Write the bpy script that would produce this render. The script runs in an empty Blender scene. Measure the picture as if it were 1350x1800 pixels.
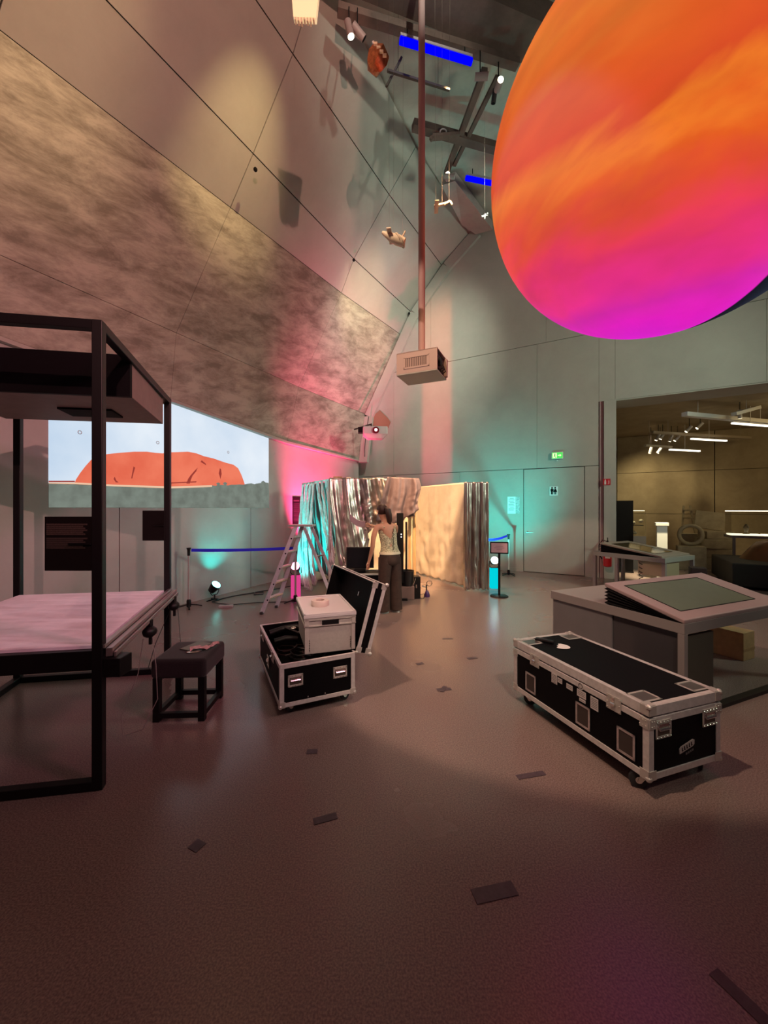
import bpy, math, random
from mathutils import Vector, Matrix, noise
R = math.radians
rnd = random.Random(7)
sc = bpy.context.scene
col = sc.collection

# ------------------------------------------------------------------ camera, world, lights, exposure
EYE = 1.65
F = 680.0                                   # focal length in pixels of the 1350x1800 frame
cam = bpy.data.cameras.new('camera'); camo = bpy.data.objects.new('camera', cam); col.objects.link(camo)
camo.location = (0, 0, EYE); camo.rotation_euler = (R(90), 0, 0)
cam.sensor_fit = 'VERTICAL'; cam.sensor_height = 36; cam.lens = F / 1800 * 36; cam.shift_y = -7 / 1800
cam.clip_start = .05; cam.clip_end = 100
sc.camera = camo
w = bpy.data.worlds.new('world'); sc.world = w; w.use_nodes = True
w.node_tree.nodes['Background'].inputs[0].default_value = (.60, .36, .40, 1)
w.node_tree.nodes['Background'].inputs[1].default_value = .045
sc.view_settings.view_transform = 'Standard'; sc.view_settings.look = 'None'
sc.view_settings.exposure = 0; sc.view_settings.gamma = 1

# a pixel of the photograph at a measured depth Y
def P(px, py, Y): return Vector(((px - 675) / F * Y, Y, EYE + (893 - py) / F * Y))
def aim(o, loc, target):
    o.location = loc
    o.rotation_euler = (Vector(target) - Vector(loc)).to_track_quat('-Z', 'Y').to_euler()

def spot(name, loc, target, color, power, angle, blend=.3, radius=.05):
    l = bpy.data.lights.new(name, 'SPOT'); l.color = color; l.energy = power
    l.spot_size = R(angle); l.spot_blend = blend; l.shadow_soft_size = radius
    o = bpy.data.objects.new(name, l); col.objects.link(o); aim(o, loc, target); return o

def area(name, loc, target, color, power, size, size_y=None):
    l = bpy.data.lights.new(name, 'AREA'); l.color = color; l.energy = power; l.size = size
    if size_y: l.shape = 'RECTANGLE'; l.size_y = size_y
    o = bpy.data.objects.new(name, l); col.objects.link(o); aim(o, loc, target); return o

def projector_light(name, loc, target, half_w, v0, v1, top, bottom, power, soft=.06, soft_v=.3, radius=.03):
    """a projector's rectangular beam thrown level: colour runs from bottom (v0) to top (v1) of its picture"""
    o = spot(name, loc, target, (1, 1, 1), power, 170, 0, radius)
    l = o.data; l.use_nodes = True; nt = l.node_tree; N = nt.nodes; L = nt.links
    em = N['Emission']; tc = N.new('ShaderNodeTexCoord'); sp = N.new('ShaderNodeSeparateXYZ')
    L.new(tc.outputs['Normal'], sp.inputs[0])
    def m(op, a, b=None):
        n = N.new('ShaderNodeMath'); n.operation = op
        for i, v in enumerate((a, b)):
            if v is None: continue
            if isinstance(v, (int, float)): n.inputs[i].default_value = v
            else: L.new(v, n.inputs[i])
        return n.outputs[0]
    def ramp(x, a, b):
        mr = N.new('ShaderNodeMapRange'); mr.interpolation_type = 'SMOOTHSTEP'; L.new(x, mr.inputs[0])
        mr.inputs[1].default_value = a; mr.inputs[2].default_value = b; return mr.outputs[0]
    az = m('ABSOLUTE', sp.outputs[2]); u = m('DIVIDE', sp.outputs[0], az); v = m('DIVIDE', sp.outputs[1], az)
    mask = m('MULTIPLY', ramp(m('ABSOLUTE', u), half_w, half_w - soft), m('MULTIPLY', ramp(v, v0, v0 + soft_v), ramp(v, v1, v1 - soft_v)))
    mx = N.new('ShaderNodeMix'); mx.data_type = 'RGBA'; L.new(ramp(v, v0, v1), mx.inputs[0])
    mx.inputs[6].default_value = (*bottom, 1); mx.inputs[7].default_value = (*top, 1)
    L.new(mx.outputs[2], em.inputs[0]); L.new(mask, em.inputs[1])
    return o

WARM = (1, .66, .34); TEAL = (.02, .95, .85); PINK = (1, .05, .20)
area('hall_fill', (3.5, -3.0, 7.5), (0, 7, 1), (1, .45, .76), 15, 4)
area('green_white_fill', (7.5, 3.0, 4.5), (0, 10, 3.8), (.82, 1, .76), 150, .9).data.spread = R(120)
spot('wall_wash', (1.6, 5.0, 7.6), P(705,650,11.6), (.90, 1, .80), 1350, 56, 1, .15)
spot('pink_wash', (2.4, .6, 4.4), (-3.6, 5.6, 1.0), (1, .36, .48), 480, 62, 1, .3)
spot('front_wash', (-1.6, 1.2, 7.6), (2.3, 5.6, 0), (1, .66, .46), 1000, 44, .1, .08)
spot('case_light', (1.4, -1.6, 5.6), (.75, 4.3, .3), (1, .78, .60), 620, 36, .8, .12)
spot('floor_wash', (.3, 9.0, 8.5), (1.6, 6.8, 0), (1, .58, .34), 1500, 44, .8, .10)
spot('wall_spot', (1.2, 1.0, 8.6), (-4.6, 3.9, 7.0), (1,.72,.34), 1200, 40, 1)
spot('wall_spot', (1.2, 5.8, 8.4), P(650,530,10.0), (1,.72,.34), 1200, 26, 1)
spot('wall_spot', (.2, 4.0, 8.5), P(398,335,6.7), (1,.74,.32), 620, 34, 1)
spot('curtain_spot', (1.35, 3.1, 7.9), (1.15, 8.6, 1.15), (1, .61, .30), 8200, 26, .6)
spot('person_spot', (1.2, 2.6, 7.9), (.02, 6.1, 1.15), (1, .62, .30), 900, 14, .7)
spot('upper_wash', (1.0, 2.2, 8.0), P(650,260,8.8), (.95, 1, .80), 420, 44, 1)
projector_light('planet_spill', (1.0, -2.5, 4.5), (-6.1, 6.3, 4.5), .60, -.85, 2.2, (1,.55,.30), (1,.46,.42), 1700, .03, 1.0)
projector_light('planet_spill', (-2.5, 2.0, 3.2), P(765,893,11.1)+Vector((0,0,1.55)), .055, -.14, .50, (1,.17,.02), (1,.02,.10), 3300, .02, .12)
# coloured floor lamps
spot('teal_lamp', (-2.97, 6.93, .30), P(384,970,7.14), TEAL, 75, 84, .9)
spot('added_pink_lamp', (-1.45, 9.0, .35), (-1.85, 10.2, 3.1), PINK, 2600, 72, 1)  # added light, unseen behind the booth, turning the corner wall pink
spot('teal_lamp', (2.27, 8.10, .60), P(874,890,9.9), TEAL, 420, 84, 1)
spot('teal_lamp', (-2.25, 7.35, .22), (-1.42, 7.75, 1.15), TEAL, 620, 84, .9)
# warm room beyond the opening
area('far_room', (10.5, 8.6, 4.1), (10, 11, 0), (1, .74, .33), 50, 2.0)
spot('far_wall_wash', P(1140,760,12), P(1155,930,13.5), (1,.80,.44), 200, 100, 1)
spot('far_case_light', (6.4, 9.4, 4.0), (6.3, 10.2, .9), (1,.85,.5), 300, 50, 1)
spot('far_case_light', (6.7, 8.35, 3.9), P(1163,950,9.05), (1,.85,.5), 2600, 26, 1)


# ------------------------------------------------------------------ places: a pixel of the photograph turned into a measured point
def G(px, py, h=0.0):
    Y = F * (EYE - h) / (py - 893); return Vector(((px - 675) / F * Y, Y, h))
BW_A = math.atan2(-.572, 1); BW_O = Vector((0, 12.1, 0)); BW_T = Vector((math.cos(BW_A), math.sin(BW_A), 0)); BW_N = Vector((math.sin(BW_A), -math.cos(BW_A), 0))
LW_A = math.atan2(1, .467); LW_O = Vector((-6.537, 0, 0)); LW_T = Vector((math.cos(LW_A), math.sin(LW_A), 0)); LW_N = Vector((math.sin(LW_A), -math.cos(LW_A), 0))
def BW(px, py):                              # (s, h) on the back wall
    k = (px - 675) / F; Y = 12.1 / (1 + .572 * k); X = k * Y
    return (Vector((X, Y, 0)) - BW_O).dot(BW_T), EYE + (893 - py) / F * Y
def LW(px, py):
    k = (px - 675) / F; Y = 6.537 / (.467 - k); X = k * Y
    return (Vector((X, Y, 0)) - LW_O).dot(LW_T), EYE + (893 - py) / F * Y

# ------------------------------------------------------------------ mesh helpers
class MB:
    def __init__(s): s.v = []; s.f = []; s.m = []; s.mi = 0
    def add(s, vs, fs, M=None):
        n = len(s.v)
        for v in vs:
            v = Vector(v); s.v.append(M @ v if M else v)
        for f in fs: s.f.append([i + n for i in f]); s.m.append(s.mi)
        return s
    def box(s, lo, hi, M=None):
        (a, b, c), (d, e, f) = lo, hi
        return s.add([(a,b,c),(d,b,c),(d,e,c),(a,e,c),(a,b,f),(d,b,f),(d,e,f),(a,e,f)],
                     [(0,3,2,1),(4,5,6,7),(0,1,5,4),(1,2,6,5),(2,3,7,6),(3,0,4,7)], M)
    def cbox(s, c, d, M=None):
        return s.box([c[i]-d[i]/2 for i in range(3)], [c[i]+d[i]/2 for i in range(3)], M)
    def bar(s, p0, p1, w, h=None, up=(0,0,1), M=None):
        p0, p1 = Vector(p0), Vector(p1); d = (p1-p0).normalized(); up = Vector(up)
        if abs(d.dot(up)) > .95: up = Vector((1,0,0))
        x = d.cross(up).normalized(); y = x.cross(d); h = h or w
        vs = [p + x*a*w/2 + y*b*h/2 for p in (p0, p1) for a, b in ((-1,-1),(1,-1),(1,1),(-1,1))]
        return s.add(vs, [(3,2,1,0),(4,5,6,7),(0,1,5,4),(1,2,6,5),(2,3,7,6),(3,0,4,7)], M)
    def tube(s, pts, r, n=8, M=None, closed=False):
        pts = [Vector(p) for p in pts]; rs = r if isinstance(r, (list, tuple)) else [r]*len(pts)
        vs = []; fs = []; px = None
        for i, p in enumerate(pts):
            a = pts[i-1] if (i or closed) else p; b = pts[(i+1) % len(pts)] if (i < len(pts)-1 or closed) else p
            d = (b-a).normalized()
            if px is None: px = d.orthogonal().normalized()
            else: px = (px - d*px.dot(d)).normalized()
            y = d.cross(px)
            vs += [p + (px*math.cos(t*2*math.pi/n) + y*math.sin(t*2*math.pi/n))*rs[i] for t in range(n)]
        m = len(pts)
        for i in range(m if closed else m-1):
            j = (i+1) % m
            fs += [(i*n+t, i*n+(t+1)%n, j*n+(t+1)%n, j*n+t) for t in range(n)]
        if not closed: fs += [tuple(range(n-1,-1,-1)), tuple(range((m-1)*n, m*n))]
        return s.add(vs, fs, M)
    def lathe(s, prof, n=16, M=None):         # (r, z) pairs, bottom to top
        vs = [(r*math.cos(t*2*math.pi/n), r*math.sin(t*2*math.pi/n), z) for r, z in prof for t in range(n)]
        fs = [(i*n+t, i*n+(t+1)%n, (i+1)*n+(t+1)%n, (i+1)*n+t) for i in range(len(prof)-1) for t in range(n)]
        fs += [tuple(range(n-1,-1,-1)), tuple(range((len(prof)-1)*n, len(prof)*n))]
        return s.add(vs, fs, M)
    def ball(s, c, r, n=12, M=None):
        r = r if isinstance(r, (tuple, list)) else (r, r, r); k = n//2
        vs = [(c[0]+r[0]*math.sin(math.pi*i/k)*math.cos(2*math.pi*j/n), c[1]+r[1]*math.sin(math.pi*i/k)*math.sin(2*math.pi*j/n), c[2]+r[2]*math.cos(math.pi*i/k)) for i in range(k+1) for j in range(n)]
        fs = [(i*n+j, (i+1)*n+j, (i+1)*n+(j+1)%n, i*n+(j+1)%n) for i in range(k) for j in range(n)]
        return s.add(vs, fs, M)
    def prism(s, poly, y0, y1, M=None):       # polygon in x,z extruded along y
        n = len(poly)
        vs = [(x, y0, z) for x, z in poly] + [(x, y1, z) for x, z in poly]
        fs = [tuple(range(n)), tuple(range(2*n-1, n-1, -1))] + [(i, i+n, (i+1)%n+n, (i+1)%n) for i in range(n)]
        return s.add(vs, fs, M)
    def slab(s, poly, z0, z1, M=None):        # polygon in x,y extruded along z
        n = len(poly)
        vs = [(x, y, z0) for x, y in poly] + [(x, y, z1) for x, y in poly]
        fs = [tuple(range(n-1,-1,-1)), tuple(range(n, 2*n))] + [(i, (i+1)%n, (i+1)%n+n, i+n) for i in range(n)]
        return s.add(vs, fs, M)
    def torus(s, c, R_, r, n=20, k=8, M=None, ax='z'):
        pts = []
        for i in range(n):
            a = 2*math.pi*i/n; x, y = R_*math.cos(a), R_*math.sin(a)
            pts.append({'z': (c[0]+x, c[1]+y, c[2]), 'y': (c[0]+x, c[1], c[2]+y), 'x': (c[0], c[1]+x, c[2]+y)}[ax])
        return s.tube(pts, r, k, M, closed=True)
    def build(s, name, mat, parent=None, smooth=False, bevel=0, M=None):
        me = bpy.data.meshes.new(name); me.from_pydata([tuple(M @ v if M else v) for v in s.v], [], s.f)
        for m in (mat if isinstance(mat, (list, tuple)) else [mat]): me.materials.append(m)
        if any(s.m): me.polygons.foreach_set('material_index', s.m)
        import bmesh as bmm
        b = bmm.new(); b.from_mesh(me); bmm.ops.recalc_face_normals(b, faces=b.faces); b.to_mesh(me); b.free()
        if smooth:
            me.polygons.foreach_set('use_smooth', [True]*len(me.polygons))
            try: me.set_sharp_from_angle(angle=R(smooth if smooth is not True else 50))
            except Exception: pass
        me.update()
        o = bpy.data.objects.new(name, me); col.objects.link(o)
        if parent: o.parent = parent
        if bevel:
            bv = o.modifiers.new('bevel', 'BEVEL'); bv.width = bevel; bv.segments = 2; bv.limit_method = 'ANGLE'
        return o

def empty(name, label, cat, loc=(0,0,0), rz=0, group=None):
    o = bpy.data.objects.new(name, None); o.empty_display_size = .1; col.objects.link(o)
    o.location = loc; o.rotation_euler = (0, 0, rz); tag(o, label, cat, group); return o
def tag(o, label=None, cat=None, group=None, kind=None):
    if label: o['label'] = label
    if cat: o['category'] = cat
    if group: o['group'] = group
    if kind: o['kind'] = kind
    return o
def copy_tree(o, parent=None):
    c = o.copy(); col.objects.link(c)
    if parent: c.parent = parent
    for ch in [x for x in col.objects if x.parent == o]: copy_tree(ch, c)
    return c
def plc(o, loc, rz):
    o.location = loc; o.rotation_euler = (0, 0, rz); return o

# ------------------------------------------------------------------ materials
MT = {}
def mat(name, c, rough=.5, metal=0, spec=.5, noise_=0, scale=8, bump=0, c2=None, emit=0, alpha=1, trans=0, stretch=(1,1,1), detail=6, sheen=0):
    m = bpy.data.materials.new(name); m.use_nodes = True; nt = m.node_tree; b = nt.nodes['Principled BSDF']
    b.inputs['Base Color'].default_value = (*c, 1); b.inputs['Roughness'].default_value = rough
    b.inputs['Metallic'].default_value = metal; b.inputs['Specular IOR Level'].default_value = spec
    if emit: b.inputs['Emission Color'].default_value = (*c, 1); b.inputs['Emission Strength'].default_value = emit
    if trans: b.inputs['Transmission Weight'].default_value = trans; b.inputs['IOR'].default_value = 1.1
    if sheen: b.inputs['Sheen Weight'].default_value = sheen
    if noise_ or bump or c2:
        tc = nt.nodes.new('ShaderNodeTexCoord'); mp = nt.nodes.new('ShaderNodeMapping'); mp.inputs['Scale'].default_value = stretch
        n = nt.nodes.new('ShaderNodeTexNoise'); n.inputs['Scale'].default_value = scale; n.inputs['Detail'].default_value = detail; n.inputs['Roughness'].default_value = .65
        nt.links.new(tc.outputs['Object'], mp.inputs[0]); nt.links.new(mp.outputs[0], n.inputs['Vector'])
        rp = nt.nodes.new('ShaderNodeValToRGB'); k = noise_ or .15
        rp.color_ramp.elements[0].position = .36; rp.color_ramp.elements[1].position = .64
        a = c2 or tuple(x*(1-k) for x in c); d = c if c2 else tuple(min(1, x*(1+k)) for x in c)
        rp.color_ramp.elements[0].color = (*a, 1); rp.color_ramp.elements[1].color = (*d, 1)
        nt.links.new(n.outputs[0], rp.inputs[0]); nt.links.new(rp.outputs[0], b.inputs['Base Color'])
        if bump:
            bp = nt.nodes.new('ShaderNodeBump'); bp.inputs['Strength'].default_value = bump; bp.inputs['Distance'].default_value = .02
            nt.links.new(n.outputs[0], bp.inputs['Height']); nt.links.new(bp.outputs[0], b.inputs['Normal'])
    MT[name] = m; return m
def emis(name, c, s):
    m = bpy.data.materials.new(name); m.use_nodes = True; nt = m.node_tree; nt.nodes.clear()
    e = nt.nodes.new('ShaderNodeEmission'); e.inputs[0].default_value = (*c, 1); e.inputs[1].default_value = s
    o = nt.nodes.new('ShaderNodeOutputMaterial'); nt.links.new(e.outputs[0], o.inputs[0]); MT[name] = m; return m

def concrete(name, base, blotch, scale, amount, stretch, bump=.25):
    m = mat(name, base, .72, spec=.3); nt = m.node_tree; N = nt.nodes; L = nt.links; b = N['Principled BSDF']
    tc = N.new('ShaderNodeTexCoord'); mp = N.new('ShaderNodeMapping'); mp.inputs['Scale'].default_value = stretch
    mq = N.new('ShaderNodeMapping'); mq.inputs['Rotation'].default_value = (R(-12) if stretch != (1, 1, 1) else 0, R(6) if stretch != (1, 1, 1) else 0, -LW_A if stretch != (1, 1, 1) else 0)
    L.new(tc.outputs['Object'], mq.inputs[0]); L.new(mq.outputs[0], mp.inputs[0])
    n1 = N.new('ShaderNodeTexNoise'); n1.inputs['Scale'].default_value = scale; n1.inputs['Detail'].default_value = 9; n1.inputs['Roughness'].default_value = .72; n1.inputs['Distortion'].default_value = .3
    n2 = N.new('ShaderNodeTexNoise'); n2.inputs['Scale'].default_value = .35; n2.inputs['Detail'].default_value = 3
    L.new(mp.outputs[0], n1.inputs['Vector']); L.new(tc.outputs['Object'], n2.inputs['Vector'])
    r1 = N.new('ShaderNodeValToRGB'); r1.color_ramp.elements[0].position = .38; r1.color_ramp.elements[1].position = .61
    L.new(n1.outputs[0], r1.inputs[0])
    r1.color_ramp.elements[0].color = (*blotch, 1); r1.color_ramp.elements[1].color = (*base, 1)
    mx = N.new('ShaderNodeMix'); mx.data_type = 'RGBA'; mx.inputs[0].default_value = amount
    mx.inputs[6].default_value = (*base, 1); L.new(r1.outputs[0], mx.inputs[7])
    hs = N.new('ShaderNodeHueSaturation'); L.new(mx.outputs[2], hs.inputs['Color'])
    mr = N.new('ShaderNodeMapRange'); L.new(n2.outputs[0], mr.inputs[0]); mr.inputs[1].default_value = .3; mr.inputs[2].default_value = .7; mr.inputs[3].default_value = .88; mr.inputs[4].default_value = 1.1
    L.new(mr.outputs[0], hs.inputs['Value']); L.new(hs.outputs[0], b.inputs['Base Color'])
    bp = N.new('ShaderNodeBump'); bp.inputs['Strength'].default_value = bump; bp.inputs['Distance'].default_value = .01
    L.new(n1.outputs[0], bp.inputs['Height']); L.new(bp.outputs[0], b.inputs['Normal'])
    return m

SMOOTH = concrete('smooth_concrete', (.42,.40,.365), (.36,.34,.31), 1.6, .5, (1,1,1), .05)
ROUGH = concrete('blotched_concrete', (.45,.42,.36), (.17,.15,.125), 2.9, .85, (.5,1.35,1.35), .25)
LOWER = concrete('pale_concrete', (.42,.40,.39), (.34,.33,.32), 1.2, .5, (1,1,1), .08)
BROWNC = concrete('brown_concrete', (.40,.32,.20), (.26,.20,.12), 1.3, .6, (1,1,1), .2)
CEIL = concrete('ceiling_concrete', (.50,.48,.43), (.34,.31,.28), .9, .7, (1,1,1), .1)
JOINT = mat('joint', (.05,.045,.04), .9)
BLACK = mat('black_paint', (.005,.004,.005), .45, spec=.35)
BLACKM = mat('matt_black', (.005,.004,.005), .85, spec=.2)
PANEL = mat('black_laminate', (.003,.0025,.0035), .6, noise_=.2, scale=60, spec=.12)
ALU = mat('brushed_aluminium', (.78,.76,.75), .42, 1, noise_=.12, scale=30)
ALUM = mat('anodised_aluminium', (.66,.62,.61), .45, .25, noise_=.1, scale=25)
CHROME = mat('chrome_steel', (.8,.78,.74), .22, 1)
STEEL = mat('galvanised_steel', (.62,.59,.55), .38, .5)
RUBBER = mat('rubber', (.02,.02,.022), .7)
GREYBOX = mat('grey_plastic', (.46,.44,.40), .5, noise_=.05, scale=40)
WHITEP = mat('white_paint', (.75,.74,.72), .45)
OFFW = mat('off_white_plastic', (.62,.60,.60), .4)
FABRIC = mat('black_fabric', (.012,.007,.009), .95, noise_=.3, scale=90, sheen=.2)
WOOD = mat('pale_pine', (.60,.36,.17), .6, noise_=.25, scale=5, stretch=(6,6,.5))
CARD = mat('cardboard', (.45,.27,.13), .8, noise_=.1, scale=15)
BROWNP = mat('brown_coated_board', (.20,.13,.115), .6, noise_=.08, scale=12)
PAPER = mat('paper', (.8,.77,.76), .8)
PAPERT = mat('printed_paper', (.62,.66,.68), .7, c2=(.25,.28,.3), scale=30)
DESK = mat('grey_lacquer', (.17,.16,.165), .38, noise_=.04, scale=8)
DESKT = mat('desk_frame_lacquer', (.27,.235,.23), .4)
SCREEN = mat('screen_glass', (.12,.15,.11), .3, noise_=.05)
RED = mat('red_paint', (.55,.02,.03), .35)
BELT = mat('blue_belt', (.015,.015,.85), .6)
TAPE = mat('dark_floor_tape', (.085,.062,.078), .55, noise_=.2, scale=30)
TAPER = mat('tape_roll_beige', (.68,.58,.52), .6)
CABLE = mat('black_cable', (.01,.01,.012), .5)
GLASS = mat('showcase_glass', (.95,.97,.93), .02, trans=1)
VIOLET = mat('violet_plastic', (.05,.015,.11), .4)
MODEL = mat('cream_model_plaster', (.80,.70,.50), .6, noise_=.1, scale=20)
FOIL = mat('silver_foil', (.60,.54,.50), .36, .9, noise_=.03, scale=11, bump=.35, stretch=(1,1,.55), detail=3)
FOIL2 = mat('crinkled_foil', (.75,.75,.75), .42, .6, noise_=.12, scale=26, bump=.5)
CLOTH = mat('cream_cloth', (.72,.62,.50), .85, noise_=.06, scale=6, bump=.4, sheen=.3)
MAUVE = mat('mauve_cloth', (.21,.145,.16), .55, .3, noise_=.08, scale=9, bump=.3)
COPPER = mat('copper_shell', (.50,.18,.08), .35, .8, noise_=.3, scale=25)
DARKT = mat('dark_text_panel', (.008,.006,.006), .6, spec=.2)
TEXTL = mat('faded_print', (.11,.08,.065), .6, c2=(.04,.03,.025), scale=120, stretch=(1,1,3))

# ------------------------------------------------------------------ the setting
def floor_mat():
    m = mat('speckled_floor', (.27,.235,.215), .30, spec=.45); nt = m.node_tree; N = nt.nodes; L = nt.links; b = N['Principled BSDF']
    tc = N.new('ShaderNodeTexCoord'); n = N.new('ShaderNodeTexNoise'); n.inputs['Scale'].default_value = 130; n.inputs['Detail'].default_value = 3
    n2 = N.new('ShaderNodeTexNoise'); n2.inputs['Scale'].default_value = .7; n2.inputs['Detail'].default_value = 5
    L.new(tc.outputs['Object'], n.inputs['Vector']); L.new(tc.outputs['Object'], n2.inputs['Vector'])
    r = N.new('ShaderNodeValToRGB'); r.color_ramp.elements[0].position = .35; r.color_ramp.elements[1].position = .65
    r.color_ramp.elements[0].color = (.165,.118,.112,1); r.color_ramp.elements[1].color = (.31,.228,.208,1)
    L.new(n.outputs[0], r.inputs[0]); L.new(r.outputs[0], b.inputs['Base Color'])
    mr = N.new('ShaderNodeMapRange'); L.new(n2.outputs[0], mr.inputs[0]); mr.inputs[1].default_value = .3; mr.inputs[2].default_value = .7; mr.inputs[3].default_value = .20; mr.inputs[4].default_value = .30
    L.new(mr.outputs[0], b.inputs['Roughness'])
    return m
FLOOR = floor_mat()
tag(MB().box((-9, -5, -.15), (20, 22, 0)).build('floor', FLOOR), 'seamless brownish speckled hall floor with soft reflections', kind='structure')

def lerp(a, b, t): return a + (b - a) * t
# pale lower wall on the left: cast panels with thin joints on a dark backing
lw = MB().box((-3.3, .04, 0), (13.55, .16, 3.75)).build('wall_left', JOINT); plc(lw, LW_O, LW_A); lw['kind'] = 'structure'
tag(lw, 'pale cast concrete lower wall on the left')
cuts = [-3.3, LW(-400, 900)[0], LW(210, 900)[0], LW(441, 900)[0], 13.55]
for a, b_ in zip(cuts, cuts[1:]):
    MB().box((a+.006, 0, 0), (b_-.006, .06, 3.7)).build('concrete_panel', LOWER, lw, bevel=.003)
    for q in range(2):                       # tie holes of the formwork
        pass
for px, py in ((140,760),(277,778),(483,797),(401,795)):
    s, h = LW(px, py)
    MB().torus((s, -.001, h), .022, .006, 14, 6, ax='y').build('tie_hole', LOWER, lw)

# big leaning wall above it, built of cast panels between the joints
def rowpts():
    S1 = [P(300,700,6.33), P(310,585,6.35), P(405,365,6.89), P(445,270,6.5), P(515,95,5.92), P(566,-76,5.3)]
    S2 = [P(505,775,8.95), P(525,680,9.40), P(600,515,9.62), P(622,455,9.24), P(684,342,8.58), P(731,258,8.08)]
    S3 = [P(632,808,12.15), P(642,728,12.40), P(704,588,11.80), P(722,548,11.64), P(777,467,11.12), P(829,407,10.70)]
    cols = [S1, S2, S3]
    for k in range(3):
        n = [cols[0][i] + (cols[0][i] - cols[1][i]) * .95 for i in range(6)]
        cols.insert(0, n)
    return cols
COLS = rowpts()
up = MB()
nc, nr = len(COLS), 6
for c in COLS:
    for p in c: up.v.append(p + Vector((-.34, .10, .06)))
for i in range(nc-1):
    for j in range(nr-1): up.f.append([i*nr+j, (i+1)*nr+j, (i+1)*nr+j+1, i*nr+j+1]); up.m.append(0)
wl = up.build('wall_leaning', JOINT); tag(wl, 'tall blotched concrete wall leaning over the hall', kind='structure')
def quad_panel(name, A, B, C, D, mt, parent, gap=.010, th=.12, n=6):
    cen = (A+B+C+D)/4; nrm = ((C-A).cross(D-B)).normalized()
    if nrm.dot(Vector((0, 0, EYE)) - cen) < 0: nrm = -nrm
    def sh(p, q, r): return p + (q-p).normalized()*gap + (r-p).normalized()*gap
    a, b, c, d = sh(A,B,D), sh(B,A,C), sh(C,B,D), sh(D,C,A)
    m = MB(); vs = []
    for k, off in enumerate((0, -th)):
        for i in range(n+1):
            for j in range(n+1):
                vs.append(lerp(lerp(a, b, i/n), lerp(d, c, i/n), j/n) + nrm*off)
    fs = []; q = (n+1)*(n+1)
    for i in range(n):
        for j in range(n):
            w_ = i*(n+1)+j; fs.append((w_, w_+n+1, w_+n+2, w_+1)); fs.append((q+w_, q+w_+1, q+w_+n+2, q+w_+n+1))
    bd = [(i*(n+1), (i+1)*(n+1)) for i in range(n)] + [((i+1)*(n+1)+n, i*(n+1)+n) for i in range(n)] + [(j+1, j) for j in range(n)] + [(n*(n+1)+j, n*(n+1)+j+1) for j in range(n)]
    fs += [(x, y, y+q, x+q) for x, y in bd]
    m.add(vs, fs); return m.build(name, mt, parent)
for i in range(nc-1):
    for j in range(nr-1):
        quad_panel('concrete_panel', COLS[i][j], COLS[i+1][j], COLS[i+1][j+1], COLS[i][j+1], ROUGH if j < 2 else SMOOTH, wl, gap=.008 if j > 1 else .0035)
# thin ledge under the leaning panels and the pale strip where they meet the back wall
led = MB()
pts = [c[0] for c in COLS]
for a, b_ in zip(pts, pts[1:]): led.bar(a + Vector((-.06,.02,-.03)), b_ + Vector((-.06,.02,-.03)), .16, .05)
led.build('ledge', SMOOTH, wl)
st = MB()
for a, b_ in zip(COLS[-1], COLS[-1][1:]): st.bar(a + Vector((.13,-.10,-.10)), b_ + Vector((.13,-.10,-.10)), .30, .10, up=BW_N)
st.build('edge_strip', SMOOTH, wl)
for px, py, Y in ((449,298,6.45),(622,457,9.1),(719,551,11.5)):
    p = P(px, py, Y); MB().ball(p, .035, 10).build('anchor_cap', BLACKM, wl, smooth=True)

# back wall: three courses of smooth panels, a flush door, a wide opening
bw = MB()
sJ = BW(1083, 900)[0]
bw.box((-2.2, .05, 0), (sJ-.02, .35, 9.3)); bw.box((sJ-.02, .05, 4.17), (16, .35, 9.3))
bwo = plc(bw.build('wall_back', JOINT), BW_O, BW_A); tag(bwo, 'smooth grey green back wall with flush door', kind='structure')
dl, dr = BW(920, 900)[0], BW(1028, 900)[0]; gapc = .006
def pan(s0, s1, h0, h1, name='wall_panel', mt=None): return MB().box((s0+gapc*.35, 0, h0+gapc), (s1-gapc*.35, .07, h1-gapc)).build(name, mt or SMOOTH, bwo, bevel=.001)
sP = BW(1053, 900)[0]
for a, b_ in ((-2.2, BW(637,900)[0]+.8), (BW(637,900)[0]+.8, BW(808,900)[0]), (BW(808,900)[0], dl), (dr, sP)): pan(a, b_, 0, 2.66)
for a, b_ in ((-2.2, BW(692,800)[0]), (BW(692,800)[0], BW(944,800)[0]), (BW(944,800)[0], sP)): pan(a, b_, 2.66, 5.83)
pan(sP, sJ-.02, 4.17, 5.83)
u0 = sJ-.02
for a, b_ in ((u0, u0+2.6), (u0+2.6, u0+5.2), (u0+5.2, 16)): pan(a, b_, 4.17, 5.83)
for a, b_ in ((-2.2, BW(757,500)[0]), (BW(757,500)[0], BW(960,580)[0]), (BW(960,580)[0], BW(1170,580)[0]), (BW(1170,580)[0], BW(1350,560)[0]), (BW(1350,560)[0], 16)): pan(a, b_, 5.83, 9.3)
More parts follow.
